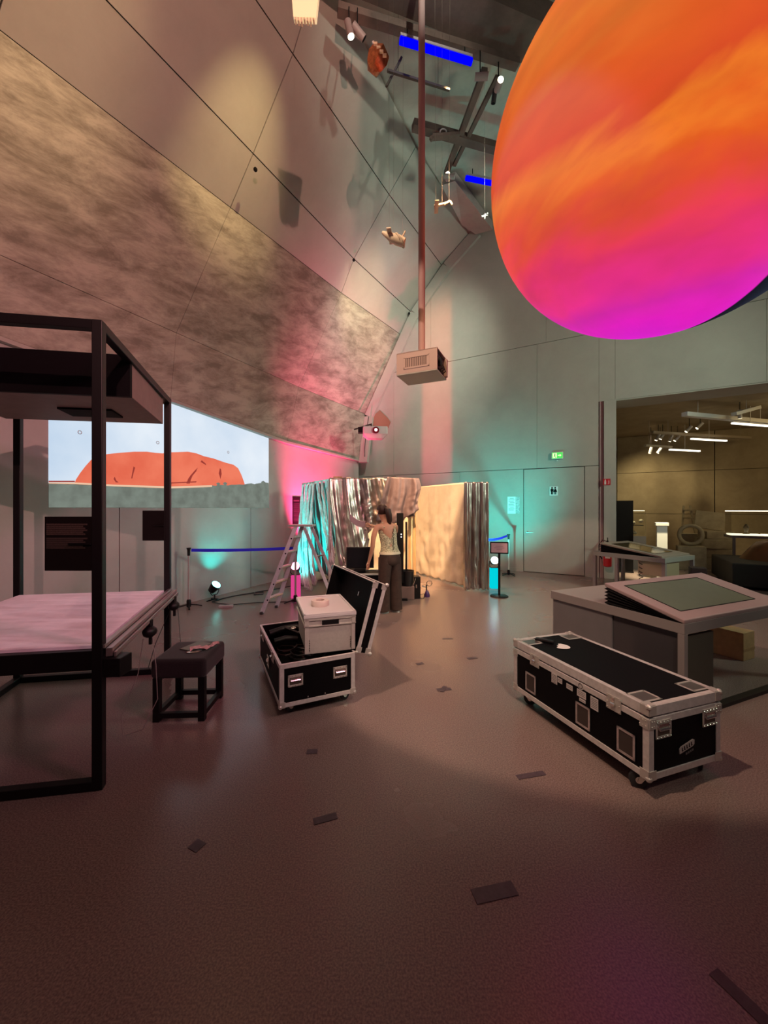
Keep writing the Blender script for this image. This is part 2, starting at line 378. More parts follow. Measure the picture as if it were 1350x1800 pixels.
# pilaster with a shadow groove beside the opening
gr = MB().box((sP+.012, -.02, 0), (sP+.09, .06, 4.17)).build('pilaster_groove', mat('groove_paint',(.34,.23,.23),.7), bwo)
MB().box((sP+.10, -.07, 0), (sJ, .55, 4.17)).build('pilaster', SMOOTH, bwo, bevel=.004)
MB().box((sJ, .02, 4.15), (16, .85, 4.35)).build('lintel', SMOOTH, bwo)
for a, b_ in ((-2.2, dl), (dr, sP)): MB().box((a, -.012, 0), (b_, 0, .09)).build('baseboard_back', SMOOTH, bwo)
d1 = MB().box((dl+.012, .012, .012), (dr-.012, .06, 2.648)).build('door_1', SMOOTH, bevel=.003); plc(d1, BW_O, BW_A)
tag(d1, 'flush grey door in the back wall', kind='structure')
s, h = BW(928, 935)
hd = MB(); hd.lathe([(.026,0),(.026,.008),(.012,.010),(.012,.05)], 14, M=Matrix.Translation((s-.02, .012, h)) @ Matrix.Rotation(R(90), 4, 'X'))
hd.tube([(s-.02,-.038,h),(s+.03,-.045,h),(s+.13,-.045,h)], .010, 8)
hd.build('door_handle', CHROME, d1, smooth=True)
# ceiling
ce = MB().box((-9, -5, 9.25), (20, 22, 9.5)).build('ceiling', CEIL); tag(ce, 'dark grey concrete ceiling high over the hall', kind='structure')
BEAM = mat('ceiling_beam', (.12,.075,.065), .8, noise_=.2, scale=3)
for k, (px, py, qx, qy, w_) in enumerate(((640,-75,930,50,.55),(770,232,900,268,.16),(600,18,905,112,.13),(872,140,800,287,.07),(850,128,786,300,.10))):
    z = 9.1 if k < 1 else 8.75
    a, b_ = P(px,py,F*(z-EYE)/(893-py)), P(qx,qy,F*(z-EYE)/(893-qy)); e_ = (b_-a).normalized()*(2.5 if k < 2 else .05)
    tag(MB().bar(a - e_*(.2 if k == 1 else 1), b_ + e_, w_, w_*.8).build('trim_%d' % (k+1), BEAM), kind='structure')
# mauve bulkhead where ceiling, back wall and leaning wall meet
bk = [P(776,326,F*7.5/567*.965), P(800,318,F*7.5/575*.97), P(866,404,10.2), P(836,412,10.55), P(812,396,10.3)]
q = MB(); n = len(bk); q.add(bk + [p + Vector((.02,.05,.25)) for p in bk], [tuple(range(n)), tuple(range(2*n-1, n-1, -1))] + [(i, i+n, (i+1)%n+n, (i+1)%n) for i in range(n)])
tag(q.build('trim_9', mat('bulkhead_plaster', (.42,.34,.33), .8, noise_=.05)), kind='structure')

# room beyond the opening
FB_O = Vector((0, 18.9, 0))
fb = MB().box((4, .05, 0), (22, .2, 4.3)).build('wall_far', JOINT); plc(fb, FB_O, BW_A); tag(fb, 'brown board-marked concrete wall of the next room', kind='structure')
xs = [4, 9.75, 12.5, 14.7, 16.9, 19.3, 22]
for a, b_ in zip(xs, xs[1:]):
    for h0, h1 in ((0, 1.45), (1.45, 2.9), (2.9, 4.2)): MB().box((a+.012, 0, h0+.006), (b_-.012, .07, h1-.006)).build('concrete_panel', BROWNC, fb, bevel=.004)
fcl = MB().box((-1, -7, 4.2), (22, .1, 4.35)).build('ceiling_far', BROWNC); plc(fcl, FB_O, BW_A)
fcl.data.transform(Matrix.Identity(4)); tag(fcl, 'brown ceiling of the next room', kind='structure')
# keep the ceiling behind the back wall: the slab stops at the lintel
for v in fcl.data.vertices:
    if v.co.y < -1: v.co.y = -5.85 + .87
fl = MB().box((4.2, -5.0, 0), (4.35, .1, 4.2)).build('wall_far_side', BROWNC); plc(fl, FB_O, BW_A); fl['kind'] = 'structure'

# ------------------------------------------------------------------ glowing planet
def planet_mat():
    m = bpy.data.materials.new('planet_skin'); m.use_nodes = True; nt = m.node_tree; N = nt.nodes; L = nt.links; b = N['Principled BSDF']
    b.inputs['Base Color'].default_value = (.025,.028,.09,1); b.inputs['Roughness'].default_value = .7; b.inputs['Specular IOR Level'].default_value = .05
    tc = N.new('ShaderNodeTexCoord'); mp = N.new('ShaderNodeMapping'); mp.inputs['Rotation'].default_value = (0, R(-20), R(25)); mp.inputs['Scale'].default_value = (.7,.7,1.7)
    L.new(tc.outputs['Object'], mp.inputs[0])
    n = N.new('ShaderNodeTexNoise'); n.inputs['Scale'].default_value = .8; n.inputs['Detail'].default_value = 6; n.inputs['Roughness'].default_value = .5; n.inputs['Distortion'].default_value = 1.0
    L.new(mp.outputs[0], n.inputs['Vector'])
    dt = N.new('ShaderNodeVectorMath'); dt.operation = 'DOT_PRODUCT'; L.new(tc.outputs['Object'], dt.inputs[0])
    dt.inputs[1].default_value = (-.348/PR, -.479/PR, .806/PR)
    ma = N.new('ShaderNodeMath'); ma.operation = 'MULTIPLY_ADD'; L.new(n.outputs[0], ma.inputs[0]); ma.inputs[1].default_value = .55; L.new(dt.outputs['Value'], ma.inputs[2])
    mr = N.new('ShaderNodeMapRange'); L.new(ma.outputs[0], mr.inputs[0]); mr.inputs[1].default_value = -.72; mr.inputs[2].default_value = 1.28
    r = N.new('ShaderNodeValToRGB'); L.new(mr.outputs[0], r.inputs[0]); cr = r.color_ramp
    stops = [(0,(.80,.012,.72)),(.10,(.84,.012,.55)),(.17,(.72,.02,.40)),(.23,(.88,.03,.26)),(.31,(.78,.035,.14)),(.37,(.86,.05,.09)),(.44,(.80,.075,.03)),(.50,(.84,.12,.015)),(.55,(.92,.20,.02)),(.60,(.74,.08,.018)),(.70,(.76,.11,.015)),(.82,(.80,.19,.025)),(1,(.72,.09,.03))]
    cr.elements[0].position = 0; cr.elements[0].color = (*stops[0][1], 1); cr.elements[1].position = 1; cr.elements[1].color = (*stops[-1][1], 1)
    for p, c in stops[1:-1]: e = cr.elements.new(p); e.color = (*c, 1)
    n3 = N.new('ShaderNodeTexNoise'); n3.inputs['Scale'].default_value = 1.3; n3.inputs['Detail'].default_value = 4; L.new(mp.outputs[0], n3.inputs['Vector'])
    mv = N.new('ShaderNodeMapRange'); L.new(n3.outputs[0], mv.inputs[0]); mv.inputs[1].default_value = .3; mv.inputs[2].default_value = .7; mv.inputs[3].default_value = .80; mv.inputs[4].default_value = 1.06
    # projector light put into the skin as glow, masked off the far side
    dd = N.new('ShaderNodeVectorMath'); dd.operation = 'DOT_PRODUCT'; L.new(tc.outputs['Object'], dd.inputs[0]); dv = Vector((-1.069,-.127,-.694)).normalized()/PR; dd.inputs[1].default_value = dv
    mk = N.new('ShaderNodeMapRange'); L.new(dd.outputs['Value'], mk.inputs[0]); mk.inputs[1].default_value = MASK0; mk.inputs[2].default_value = MASK0 + .015
    mm = N.new('ShaderNodeMath'); mm.operation = 'MULTIPLY'; L.new(mk.outputs[0], mm.inputs[0]); L.new(mv.outputs[0], mm.inputs[1])
    L.new(r.outputs[0], b.inputs['Emission Color']); L.new(mm.outputs[0], b.inputs['Emission Strength'])
    return m
PC = Vector((.4738, .6518, .5922)) * 6.2 + Vector((0, 0, EYE)); PR = 6.2 * math.sin(R(16.42)); MASK0 = .27
pl = empty('planet_globe', 'huge glowing orange and magenta planet globe hanging at top right', 'globe', PC)
MB().ball((0,0,0), PR, 96).build('globe_skin', planet_mat(), pl, smooth=True)
sm = MB()
for k in range(3):
    a = k*2.1; sm.tube([(math.cos(a)*.35*PR, math.sin(a)*.35*PR, PR*.93), (math.cos(a)*.1, math.sin(a)*.1, 9.25-PC.z)], .006, 6)
sm.build('hanging_cord', CABLE, pl)
MB().lathe([(.02,-.04),(.10,-.03),(.12,0),(.10,.02)], 20, M=Matrix.Translation((0,0,PR+.01))).build('crown_cap', BLACK, pl)
sf = MB()
sf.torus((0,0,0), PR+.004, .009, 96, 6, M=Matrix.Rotation(R(-42), 4, 'Z') @ Matrix.Rotation(R(90), 4, 'X'))
# ------------------------------------------------------------------ projected picture on the pale wall
pp = empty('projected_picture', 'projected photo of a broad red rock under a pale sky on the lower wall', 'projection', LW_O, LW_A)  # glowing sheets stand in for the projector's light on the wall
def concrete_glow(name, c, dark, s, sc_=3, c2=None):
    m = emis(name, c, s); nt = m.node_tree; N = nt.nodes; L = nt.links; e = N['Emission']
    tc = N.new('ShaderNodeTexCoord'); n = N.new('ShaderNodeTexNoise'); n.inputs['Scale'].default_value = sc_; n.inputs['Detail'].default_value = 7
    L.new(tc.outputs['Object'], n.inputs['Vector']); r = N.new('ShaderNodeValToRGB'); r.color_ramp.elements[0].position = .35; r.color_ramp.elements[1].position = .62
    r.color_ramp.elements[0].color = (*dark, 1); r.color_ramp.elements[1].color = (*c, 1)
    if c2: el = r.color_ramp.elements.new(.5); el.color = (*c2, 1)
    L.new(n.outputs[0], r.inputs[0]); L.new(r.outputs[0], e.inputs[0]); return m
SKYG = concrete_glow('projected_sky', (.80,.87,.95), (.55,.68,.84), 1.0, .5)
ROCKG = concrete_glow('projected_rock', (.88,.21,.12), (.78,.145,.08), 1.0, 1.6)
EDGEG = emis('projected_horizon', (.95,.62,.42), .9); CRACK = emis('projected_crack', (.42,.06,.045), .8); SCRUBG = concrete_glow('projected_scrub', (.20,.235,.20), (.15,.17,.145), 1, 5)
def wallpoly(pxs, name, mt, y, parent=None):
    pts = [LW(*p) for p in pxs]; c = (sum(p[0] for p in pts)/len(pts), sum(p[1] for p in pts)/len(pts))
    return MB().prism(pts, y, y+.0015).build(name, mt, parent or pp)
def ytop(px):                                # the wall top cuts the picture off
    return 700 + (px-300)*.377
skyp = [(85,736),(85,849),(472,852),(472,764)]
for px in (400, 330): skyp.append((px, ytop(px)+1))
skyp += [(283, 694), (200, 670), (85, 640)]
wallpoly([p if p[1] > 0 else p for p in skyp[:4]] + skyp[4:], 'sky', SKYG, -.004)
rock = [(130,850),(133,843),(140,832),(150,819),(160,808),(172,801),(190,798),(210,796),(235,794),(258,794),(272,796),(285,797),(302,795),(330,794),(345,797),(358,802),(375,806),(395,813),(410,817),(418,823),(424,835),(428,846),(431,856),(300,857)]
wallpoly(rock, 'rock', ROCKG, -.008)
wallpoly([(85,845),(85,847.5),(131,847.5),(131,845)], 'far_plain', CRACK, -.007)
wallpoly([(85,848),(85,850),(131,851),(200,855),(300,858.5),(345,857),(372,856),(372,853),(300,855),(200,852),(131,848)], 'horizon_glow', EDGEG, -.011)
sr = random.Random(3); tops = []
x = 85
while x < 472:
    base = 851 if x < 131 else 852+(x-131)*.03 if x < 300 else 858-(x-300)*.055
    tops.append((x, base + sr.uniform(-1.2, 1.2))); x += sr.uniform(4, 9)
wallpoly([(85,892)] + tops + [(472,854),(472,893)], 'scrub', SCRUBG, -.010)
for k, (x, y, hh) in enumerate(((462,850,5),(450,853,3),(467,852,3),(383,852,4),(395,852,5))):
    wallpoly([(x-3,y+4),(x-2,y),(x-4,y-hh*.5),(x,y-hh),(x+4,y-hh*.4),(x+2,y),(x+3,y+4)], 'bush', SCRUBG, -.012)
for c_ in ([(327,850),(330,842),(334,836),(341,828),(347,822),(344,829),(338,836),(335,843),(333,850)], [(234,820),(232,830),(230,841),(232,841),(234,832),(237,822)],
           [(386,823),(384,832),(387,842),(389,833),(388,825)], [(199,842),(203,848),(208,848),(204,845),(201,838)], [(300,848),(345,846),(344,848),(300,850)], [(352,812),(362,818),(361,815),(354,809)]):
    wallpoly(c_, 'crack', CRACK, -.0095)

# ------------------------------------------------------------------ signs and papers on the walls
def wall_thing(name, label, cat, px0, py0, px1, py1, wall='b'):
    f_ = BW if wall == 'b' else LW
    s0, h1 = f_(px0, (py0+py1)/2)[0], f_((px0+px1)/2, py0)[1]; s1, h0 = f_(px1, (py0+py1)/2)[0], f_((px0+px1)/2, py1)[1]
    O, T, A, Nn = (BW_O, BW_T, BW_A, BW_N) if wall == 'b' else (LW_O, LW_T, LW_A, LW_N)
    p = O + T*((s0+s1)/2) + Nn*.001 + Vector((0,0,(h0+h1)/2))
    return empty(name, label, cat, p, A), s1-s0, h1-h0
e, W_, H_ = wall_thing('exit_sign', 'small lit green emergency exit sign above the flush door', 'sign', 970, 795, 990, 807)
MB().cbox((0,-.03,0),(W_,.05,H_)).build('housing', WHITEP, e, bevel=.004)
MB().cbox((0,-.058,0),(W_*.94,.006,H_*.86)).build('green_panel', emis('exit_green', (.10,.75,.12), 1.1), e)
fg = MB(); y0, y1 = -.064, -.0615; EW = emis('exit_white', (.75,1,.5), 1.3)
fg.cbox((-W_*.22,-.0625,0),(W_*.36,.002,H_*.66)); fg.build('door_symbol', EW, e)
fg = MB(); fg.prism([(W_*.05,-.01),(W_*.05,.01),(W_*.22,.01),(W_*.22,.035),(W_*.36,0),(W_*.22,-.035),(W_*.22,-.01)], y0, y1)
fg.build('arrow', EW, e)
fg = MB(); fg.ball((-W_*.2,-.066,H_*.22),(.012,.002,.012),8); fg.prism([(-W_*.28,.03),(-W_*.14,.02),(-W_*.18,-.01),(-W_*.10,-.05),(-W_*.14,-.055),(-W_*.22,-.02),(-W_*.33,-.05),(-W_*.26,0)], -.068, -.065)
fg.build('running_figure', emis('exit_figure', (.05,.5,.08), 1), e)
MB().ball((0,-.03,-H_/2-.035),.014,8).build('indicator', WHITEP, e)
e, W_, H_ = wall_thing('toilet_sign', 'small white plate with two standing figures on the flush door', 'sign', 966, 855, 981, 871)
MB().cbox((0,0,0),(W_,.008,H_)).build('plate', PAPER, e)
for k, x in enumerate((-W_*.2, W_*.17)):
    f_ = MB(); f_.ball((x,-.006,H_*.33),(.022,.003,.022),10)
    if k: f_.prism([(x-.02,H_*.2),(x+.02,H_*.2),(x+.045,-H_*.12),(x-.045,-H_*.12)],-.008,-.004); f_.box((x-.02,-.008,-H_*.38),(x-.004,-.004,-H_*.1)); f_.box((x+.004,-.008,-H_*.38),(x+.02,-.004,-H_*.1))
    else: f_.box((x-.035,-.008,-H_*.05),(x+.035,-.004,H_*.22)); f_.box((x-.024,-.008,-H_*.38),(x-.003,-.004,0)); f_.box((x+.003,-.008,-H_*.38),(x+.024,-.004,0))
    f_.build('figure', BLACKM, e)
e, W_, H_ = wall_thing('extinguisher_sign', 'red and white fire extinguisher sign on the pilaster', 'sign', 1060, 842, 1073, 853)
e.location += BW_N*.08
MB().cbox((0,0,0),(W_,.006,H_)).build('plate', RED, e)
f_ = MB(); f_.box((-W_*.32,-.007,-H_*.4),(-W_*.08,-.003,H_*.1)); f_.prism([(-W_*.30,H_*.14),(-W_*.10,H_*.14),(-W_*.12,H_*.30),(-W_*.2,H_*.42),(-W_*.28,H_*.30)],-.007,-.003); f_.build('extinguisher_symbol', WHITEP, e)
f_ = MB(); f_.prism([(W_*.12,-H_*.38),(W_*.36,-H_*.3),(W_*.38,H_*.1),(W_*.30,H_*.36),(W_*.16,H_*.1),(W_*.2,-H_*.1)],-.007,-.003); f_.build('flame_symbol', mat('pink_print',(.65,.3,.32),.6), e)
e, W_, H_ = wall_thing('paper_notice', 'pale double page notice taped to the wall left of the door', 'notice', 892, 873, 913.5, 903)
MB().cbox((-W_*.16,-.002,0),(W_*.66,.002,H_)).build('page', PAPER, e); MB().cbox((W_*.34,-.003,0),(W_*.32,.002,H_*.96)).build('page', PAPERT, e)
f_ = MB()
for k in range(9): f_.box((-W_*(.40 if k%3 else .3),-.005,H_*(.38-k*.085)),(W_*(.08 if k%2 else .02),-.003,H_*(.41-k*.085)))
f_.build('printed_lines', mat('grey_ink',(.28,.32,.34),.7), e)
e, W_, H_ = wall_thing('exhibit_poster', 'narrow black text poster on the pink-lit wall behind the ladder', 'poster', 514, 873, 530, 925, 'l')
MB().cbox((0,-.005,0),(W_,.012,H_)).build('board', mat('poster_black',(.008,.006,.008),.8,spec=.1), e)
f_ = MB()
f_.box((-W_*.42,-.013,H_*.34),(W_*.2,-.011,H_*.39))
for k in range(14): f_.box((-W_*.42,-.013,H_*(.26-k*.045)),(W_*(.3+.12*((k*7)%3)/2),-.011,H_*(.275-k*.045)))
f_.build('text_line', mat('poster_text',(.05,.045,.05),.8,spec=.1), e)
e, W_, H_ = wall_thing('socket_box', 'tiny white box on the cable in the wall corner', 'box', 634, 798, 641, 810)
MB().cbox((0,-.05,0),(W_*.9,.08,H_)).build('housing', WHITEP, e, bevel=.01)
p = P(636,770,12.0)
MB().tube([P(648,732,11.9), P(643,765,11.9), P(641,790,11.9), P(641,803,11.9)], .012, 6).build('corner_cable', CABLE)
tag(col.objects[-1], 'dark cable dropping down the corner from the small white projector', 'cable')

# ------------------------------------------------------------------ flight cases
def local(u, v):
    return math.atan2(u[1], u[0])
def handle(mb, x, y, z, w_=.11, h_=.10, M=None):   # sunk spring handle on the front face (normal -y)
    mb.box((x-w_/2,y-.006,z-h_/2),(x+w_/2,y-.002,z-h_/2+.016),M); mb.box((x-w_/2,y-.006,z+h_/2-.02),(x+w_/2,y-.002,z+h_/2),M)
    mb.box((x-w_/2,y-.006,z-h_/2),(x-w_/2+.014,y-.002,z+h_/2),M); mb.box((x+w_/2-.014,y-.006,z-h_/2),(x+w_/2,y-.002,z+h_/2),M)
def add_handle(parent, x, y, z, w_=.115, h_=.10, M=None, name='handle', tray=True):
    m = MB(); handle(m, x, y, z, w_, h_, M); o = m.build(name, STEEL, parent, bevel=.002)
    t = MB().box((x-w_/2+.012,y-.003,z-h_/2+.014),(x+w_/2-.012,y-.001,z+h_/2-.016),M).build('tray', mat('tray_steel',(.13,.11,.09),.35,.6) if 'tray_steel' not in MT else MT['tray_steel'], o)
    g = MB().tube([(x-w_/2+.02,y-.004,z+h_*.22),(x-w_/2+.022,y-.012,z+h_*.02),(x+w_/2-.022,y-.012,z+h_*.02),(x+w_/2-.02,y-.004,z+h_*.22)], .007, 6, M)
    g.box((x-w_/2+.016,y-.009,z+h_*.02),(x+w_/2-.016,y-.004,z+h_*.3), M)
    g.build('grip', CHROME, o)
    rv = MB()
    for k in range(5):
        for zz in (z+h_/2-.010, z-h_/2+.008): rv.ball((x-w_/2+.008+k*(w_-.016)/4,y-.007,zz),.0042,6,M)
    rv.build('rivet_row', CHROME, o)
def corner(parent, x, y, z, sx, sy, sz, s=.055, mt=None):
    m = MB(); t = .004
    m.box((min(x, x-sx*s), min(y,y+sy*t), min(z,z-sz*s)), (max(x, x-sx*s), max(y,y+sy*t), max(z,z-sz*s)))
    m.box((min(x, x+sx*t), min(y-sy*s,y), min(z,z-sz*s)), (max(x, x+sx*t), max(y-sy*s,y), max(z,z-sz*s)))
    m.box((min(x, x-sx*s), min(y,y-sy*s), min(z,z+sz*t)), (max(x, x-sx*s), max(y,y-sy*s), max(z,z+sz*t)))
    m.ball((x-sx*.008, y-sy*.008, z-sz*.008), .019, 10)
    m.build('corner_cap', mt or STEEL, parent, bevel=.002)
def caster(parent, x, y, z0, ang=0, r=.048):
    M = Matrix.Translation((x, y, 0)) @ Matrix.Rotation(ang, 4, 'Z')
    c = MB(); c.box((-.04,-.03,z0-.008),(.04,.03,z0),M); c.lathe([(.02,z0-.022),(.024,z0-.008)],12,M)
    for s in (-1, 1): c.prism([(-.022,z0-.02),(.022,z0-.02),(.035,r-.01),(.015,r-.012)], s*.019-.002, s*.019+.002, M)
    o = c.build('caster', CHROME, parent)
    MB().lathe([(r*.8,-.013),(r,-.010),(r,.010),(r*.8,.013)], 20, M @ Matrix.Translation((.025,0,r)) @ Matrix.Rotation(R(90),4,'X')).build('wheel', RUBBER, o, smooth=35)
    MB().lathe([(r*.4,-.016),(r*.4,.016)], 12, M @ Matrix.Translation((.025,0,r)) @ Matrix.Rotation(R(90),4,'X')).build('hub', CHROME, o)
def butterfly(parent, y, z, x=0.0, s=1):     # catch on the left long side (normal -x)
    m = MB(); m.box((x-.006,y-.05,z-.055),(x-.001,y+.05,z+.035))
    for a in range(6): m.ball((x-.007, y-.042+.084*(a%2), z-.045+.035*(a//2)), .004, 6)
    o = m.build('latch', STEEL, parent, bevel=.002)
    k = MB(); k.lathe([(.017,0),(.017,.012)],12,Matrix.Translation((x-.004,y,z-.012)) @ Matrix.Rotation(R(-90),4,'Y')); k.box((x-.024,y-.018,z-.018),(x-.014,y+.018,z-.006)); k.box((x-.013,y-.012,z+.0),(x-.006,y+.012,z+.028))
    k.build('wing_turn', CHROME, o)

def edge_bars(parent, W, L, z0, z1, t=.042, open_top=False):
    """aluminium edging; each profile an object"""
    for x, sx in ((0,-1),(W,1)):
        for y, sy in ((0,-1),(L,1)):
            m = MB(); m.box((min(x,x-sx*t)-.002*(sx<0), min(y,y-sy*.003)-.003, z0),(max(x,x-sx*t)+.002*(sx>0), max(y,y-sy*.003)+.003, z1))
            m.box((min(x,x-sx*.003)-.003, min(y,y-sy*t), z0),(max(x,x-sx*.003)+.003, max(y,y-sy*t), z1)); m.build('edge_profile', ALUM, parent, bevel=.0015)
    for z, sz in ((z0,-1),(z1,1)):
        for y in (0, L):
            m = MB(); m.box((0,y-.005,min(z,z-sz*t)),(W,y+.005,max(z,z-sz*t)))
            m.box((0,min(y,y+t*(1 if y==0 else -1)),z-.003),(W,max(y,y+t*(1 if y==0 else -1)),z+.003)) if not open_top or z == z0 else m.box((0,y-.006,z-.004),(W,y+.016,z+.004))
            m.build('edge_profile', ALUM, parent, bevel=.0015)
        for x in (0, W):
            m = MB(); m.box((x-.005,0,min(z,z-sz*t)),(x+.005,L,max(z,z-sz*t)))
            m.box((min(x,x+t*(1 if x==0 else -1)),0,z-.003),(max(x,x+t*(1 if x==0 else -1)),L,z+.003)) if not open_top or z == z0 else m.box((x-.006,0,z-.004),(x+.016,L,z+.004))
            m.build('edge_profile', ALUM, parent, bevel=.0015)

# the long closed case in the right foreground
W_, L_ = .60, 1.19
fc = empty('flight_case', 'long closed black flight case on casters in the right foreground', 'flight case', (1.50, 2.19, 0), math.atan2(.321,.947), 'flight cases on the hall floor')
z0, zs, z1 = .105, .455, .522
MB().box((.002,.002,z0),(W_-.002,L_-.002,zs)).build('body', PANEL, fc)
MB().box((.002,.002,zs+.010),(W_-.002,L_-.002,z1)).build('lid', PANEL, fc)
edge_bars(fc, W_, L_, z0, zs, .036)
for z, t in ((zs+.030,.026),):
    pass
for y in (0, L_):
    m = MB(); m.box((0,y-.005,zs+.012),(W_,y+.005,z1+.003)); m.box((0,min(y,y+.03*(1 if y==0 else -1)),z1),(W_,max(y,y+.03*(1 if y==0 else -1)),z1+.003)); m.build('edge_profile', ALUM, fc, bevel=.0015)
for x in (0, W_):
    m = MB(); m.box((x-.005,0,zs+.012),(x+.005,L_,z1+.003)); m.box((min(x,x+.03*(1 if x==0 else -1)),0,z1),(max(x,x+.03*(1 if x==0 else -1)),L_,z1+.003)); m.build('edge_profile', ALUM, fc, bevel=.0015)
for x, sx in ((0,-1),(W_,1)):
    for y, sy in ((0,-1),(L_,1)):
        corner(fc, x+sx*.004, y+sy*.004, z1+.004, sx, sy, 1); corner(fc, x+sx*.004, y+sy*.004, z0-.002, sx, sy, -1)
        m = MB(); m.box((min(x,x-sx*.05)-.004*(sx<0),y-.009 if sy<0 else y+.005,zs-.06),(max(x,x-sx*.05)+.004*(sx>0),y-.005 if sy<0 else y+.009,zs-.004))
        m.box((x-.009 if sx<0 else x+.005,min(y,y-sy*.05),zs-.06),(x-.005 if sx<0 else x+.009,max(y,y-sy*.05),zs-.004))
        for k in range(3):
            for q in range(2): m.ball((x-sx*(.012+.018*k), y+sy*.009, zs-.015-.03*q), .004, 6); m.ball((x+sx*.009, y-sy*(.012+.018*k), zs-.015-.03*q), .004, 6)
        m.build('corner_plate', STEEL, fc)
        caster(fc, x-sx*(.055 if sy < 0 else .07), y-sy*.075, z0, 2.5 if sy < 0 and sx < 0 else (.6 if sy < 0 else -.8), .05)
for x in (.105, .495): add_handle(fc, x, -.004, .385, .125, .105)
for y in (.22, .93): butterfly(fc, y, zs-.005, -.005)
for y in (.14, .46, .98):                    # metal-framed ventilation openings along the side
    m = MB(); a, b_, c, d = y-.06, y+.06, .165, .315
    for lo, hi in (((-.007,a,c),(-.002,b_,c+.014)),((-.007,a,d-.014),(-.002,b_,d)),((-.007,a,c),(-.002,a+.014,d)),((-.007,b_-.014,c),(-.002,b_,d))): m.box(lo, hi)
    o = m.build('card_frame', ALU, fc); MB().box((-.004,a+.012,c+.012),(-.001,b_-.012,d-.012)).build('card_pocket', mat('dark_card',(.05,.035,.03),.7), o)
SW = mat('label_paper', (.62,.57,.56), .7); INK = mat('label_ink', (.13,.12,.12), .7)
for y, z, w_, h_ in ((.72,.385,.055,.072),(.665,.392,.042,.034),(.575,.385,.055,.036),(.47,.383,.075,.048),(.365,.368,.060,.080),(.462,.342,.052,.020)):
    o = MB().box((-.0065,y-w_/2,z-h_/2),(-.0045,y+w_/2,z+h_/2)).build('paper_label', SW, fc)
    m = MB(); k = z+h_/2-.010
    while k > z-h_/2+.006: m.box((-.0075,y-w_*.4,k-.003),(-.0065,y+w_*.38,k)); k -= .011
    m.build('print', INK, o)
o = MB().lathe([(.026,0),(.026,.002)], 20, Matrix.Translation((-.006,.475,.437)) @ Matrix.Rotation(R(-90),4,'Y')).build('round_sticker', SW, fc)
MB().torus((-.009,.475,.437),.016,.0025,16,5,ax='x').build('print', INK, o)
lg = MB(); Ml = Matrix.Translation((.30,-.0035,.245)) @ Matrix.Rotation(R(-14),4,'Y')
lg.prism([(-.068,-.018),(-.062,.012),(-.045,.020),(.055,.020),(.068,.012),(.060,-.012),(.045,-.018)], -.004, 0, Ml)
o = lg.build('emblem', mat('emblem_silver',(.45,.41,.39),.5), fc)
m = MB()
for k in range(5): m.prism([(-.048+k*.02,-.010),(-.044+k*.02,.012),(-.038+k*.02,.012),(-.040+k*.02,-.004),(-.034+k*.02,-.010)], -.0055, -.004, Ml)
m.build('emblem_lettering', BLACKM, o)
m = MB()
for k in range(4): m.box((-.02+k*.018,-.004,-.045),(-.008+k*.018,-.002,-.034), Ml)
m.build('small_print', INK, fc)
for x, y in ((.09,.10),(W_-.09,.10),(.09,L_-.10),(W_-.09,L_-.10)):   # caster cups in the lid
    M = Matrix.Translation((x,y,z1))
    m = MB()
    for a, b_, c, d in ((-.075,-.06,.075,-.045),(-.075,.045,.075,.06),(-.075,-.06,-.060,.06),(.060,-.06,.075,.06)): m.box((a,b_,.001),(c,d,.005), M)
    o = m.build('stacking_cup', STEEL, fc, bevel=.002); MB().box((-.06,-.045,.0005),(.06,.045,.002), M).build('cup_well', mat('worn_steel',(.25,.23,.22),.35,.8), o)
rc = empty('remote_control', 'small black handset lying on the long closed flight case', 'handset', fc.matrix_world @ Vector((0,0,0)), 0)
MC = Matrix.Translation(fc.location) @ Matrix.Rotation(fc.rotation_euler.z, 4, 'Z')
p = MC @ Vector((.20, 1.055, z1+.003)); rc.location = p; rc.rotation_euler = (0,0,R(-38))
MB().box((-.075,-.024,0),(.075,.024,.022)).build('housing', BLACK, rc, bevel=.008)
MB().box((-.055,-.015,.022),(.02,.015,.0235)).build('keypad', mat('keypad',(.03,.03,.035),.6), rc)
p = MC @ Vector((.245, .93, z1+.0032))
m = MB(); m.slab([(.075*math.cos(R(a)), .06*math.sin(R(a))) for a in range(-92, 93, 8)] + [(-.02,.05),(-.012,.012),(-.024,0),(-.012,-.012),(-.02,-.05)], 0, .0015)
o = plc(m.build('paper_cutout', PAPER), p, R(-30)); tag(o, 'white half-round paper cutout lying on the long closed flight case', 'paper')

# the open case in the middle: tub, raised lid
W_, L_ = .62, 1.13; z0, z1 = .09, .425
oc = empty('flight_case', 'open black flight case on casters full of cables with its lid raised', 'flight case', (-.81, 3.01, 0), math.atan2(.425,.905), 'flight cases on the hall floor')
m = MB(); t = .012
m.box((.002,.002,z0),(W_-.002,L_-.002,z0+t)); m.box((.002,.002,z0),(.002+t,L_-.002,z1)); m.box((W_-.002-t,.002,z0),(W_-.002,L_-.002,z1)); m.box((.002,.002,z0),(W_-.002,.002+t,z1)); m.box((.002,L_-.002-t,z0),(W_-.002,L_-.002,z1))
m.build('tub', PANEL, oc)
MB().box((.02,.02,z0+.014),(W_-.02,L_-.02,z0+.03)).build('foam_liner', BLACKM, oc)
edge_bars(oc, W_, L_, z0, z1, .032, open_top=True)
for x, sx in ((0,-1),(W_,1)):
    for y, sy in ((0,-1),(L_,1)):
        corner(oc, x+sx*.004, y+sy*.004, z0-.002, sx, sy, -1, .045); caster(oc, x-sx*.08, y-sy*.09, z0, .3 if sy < 0 else 2.2, .042)
for x in (.12, .49): add_handle(oc, x, -.004, .29, .12, .095)
for y in (.30, .88): butterfly(oc, y, z1-.02, -.005)
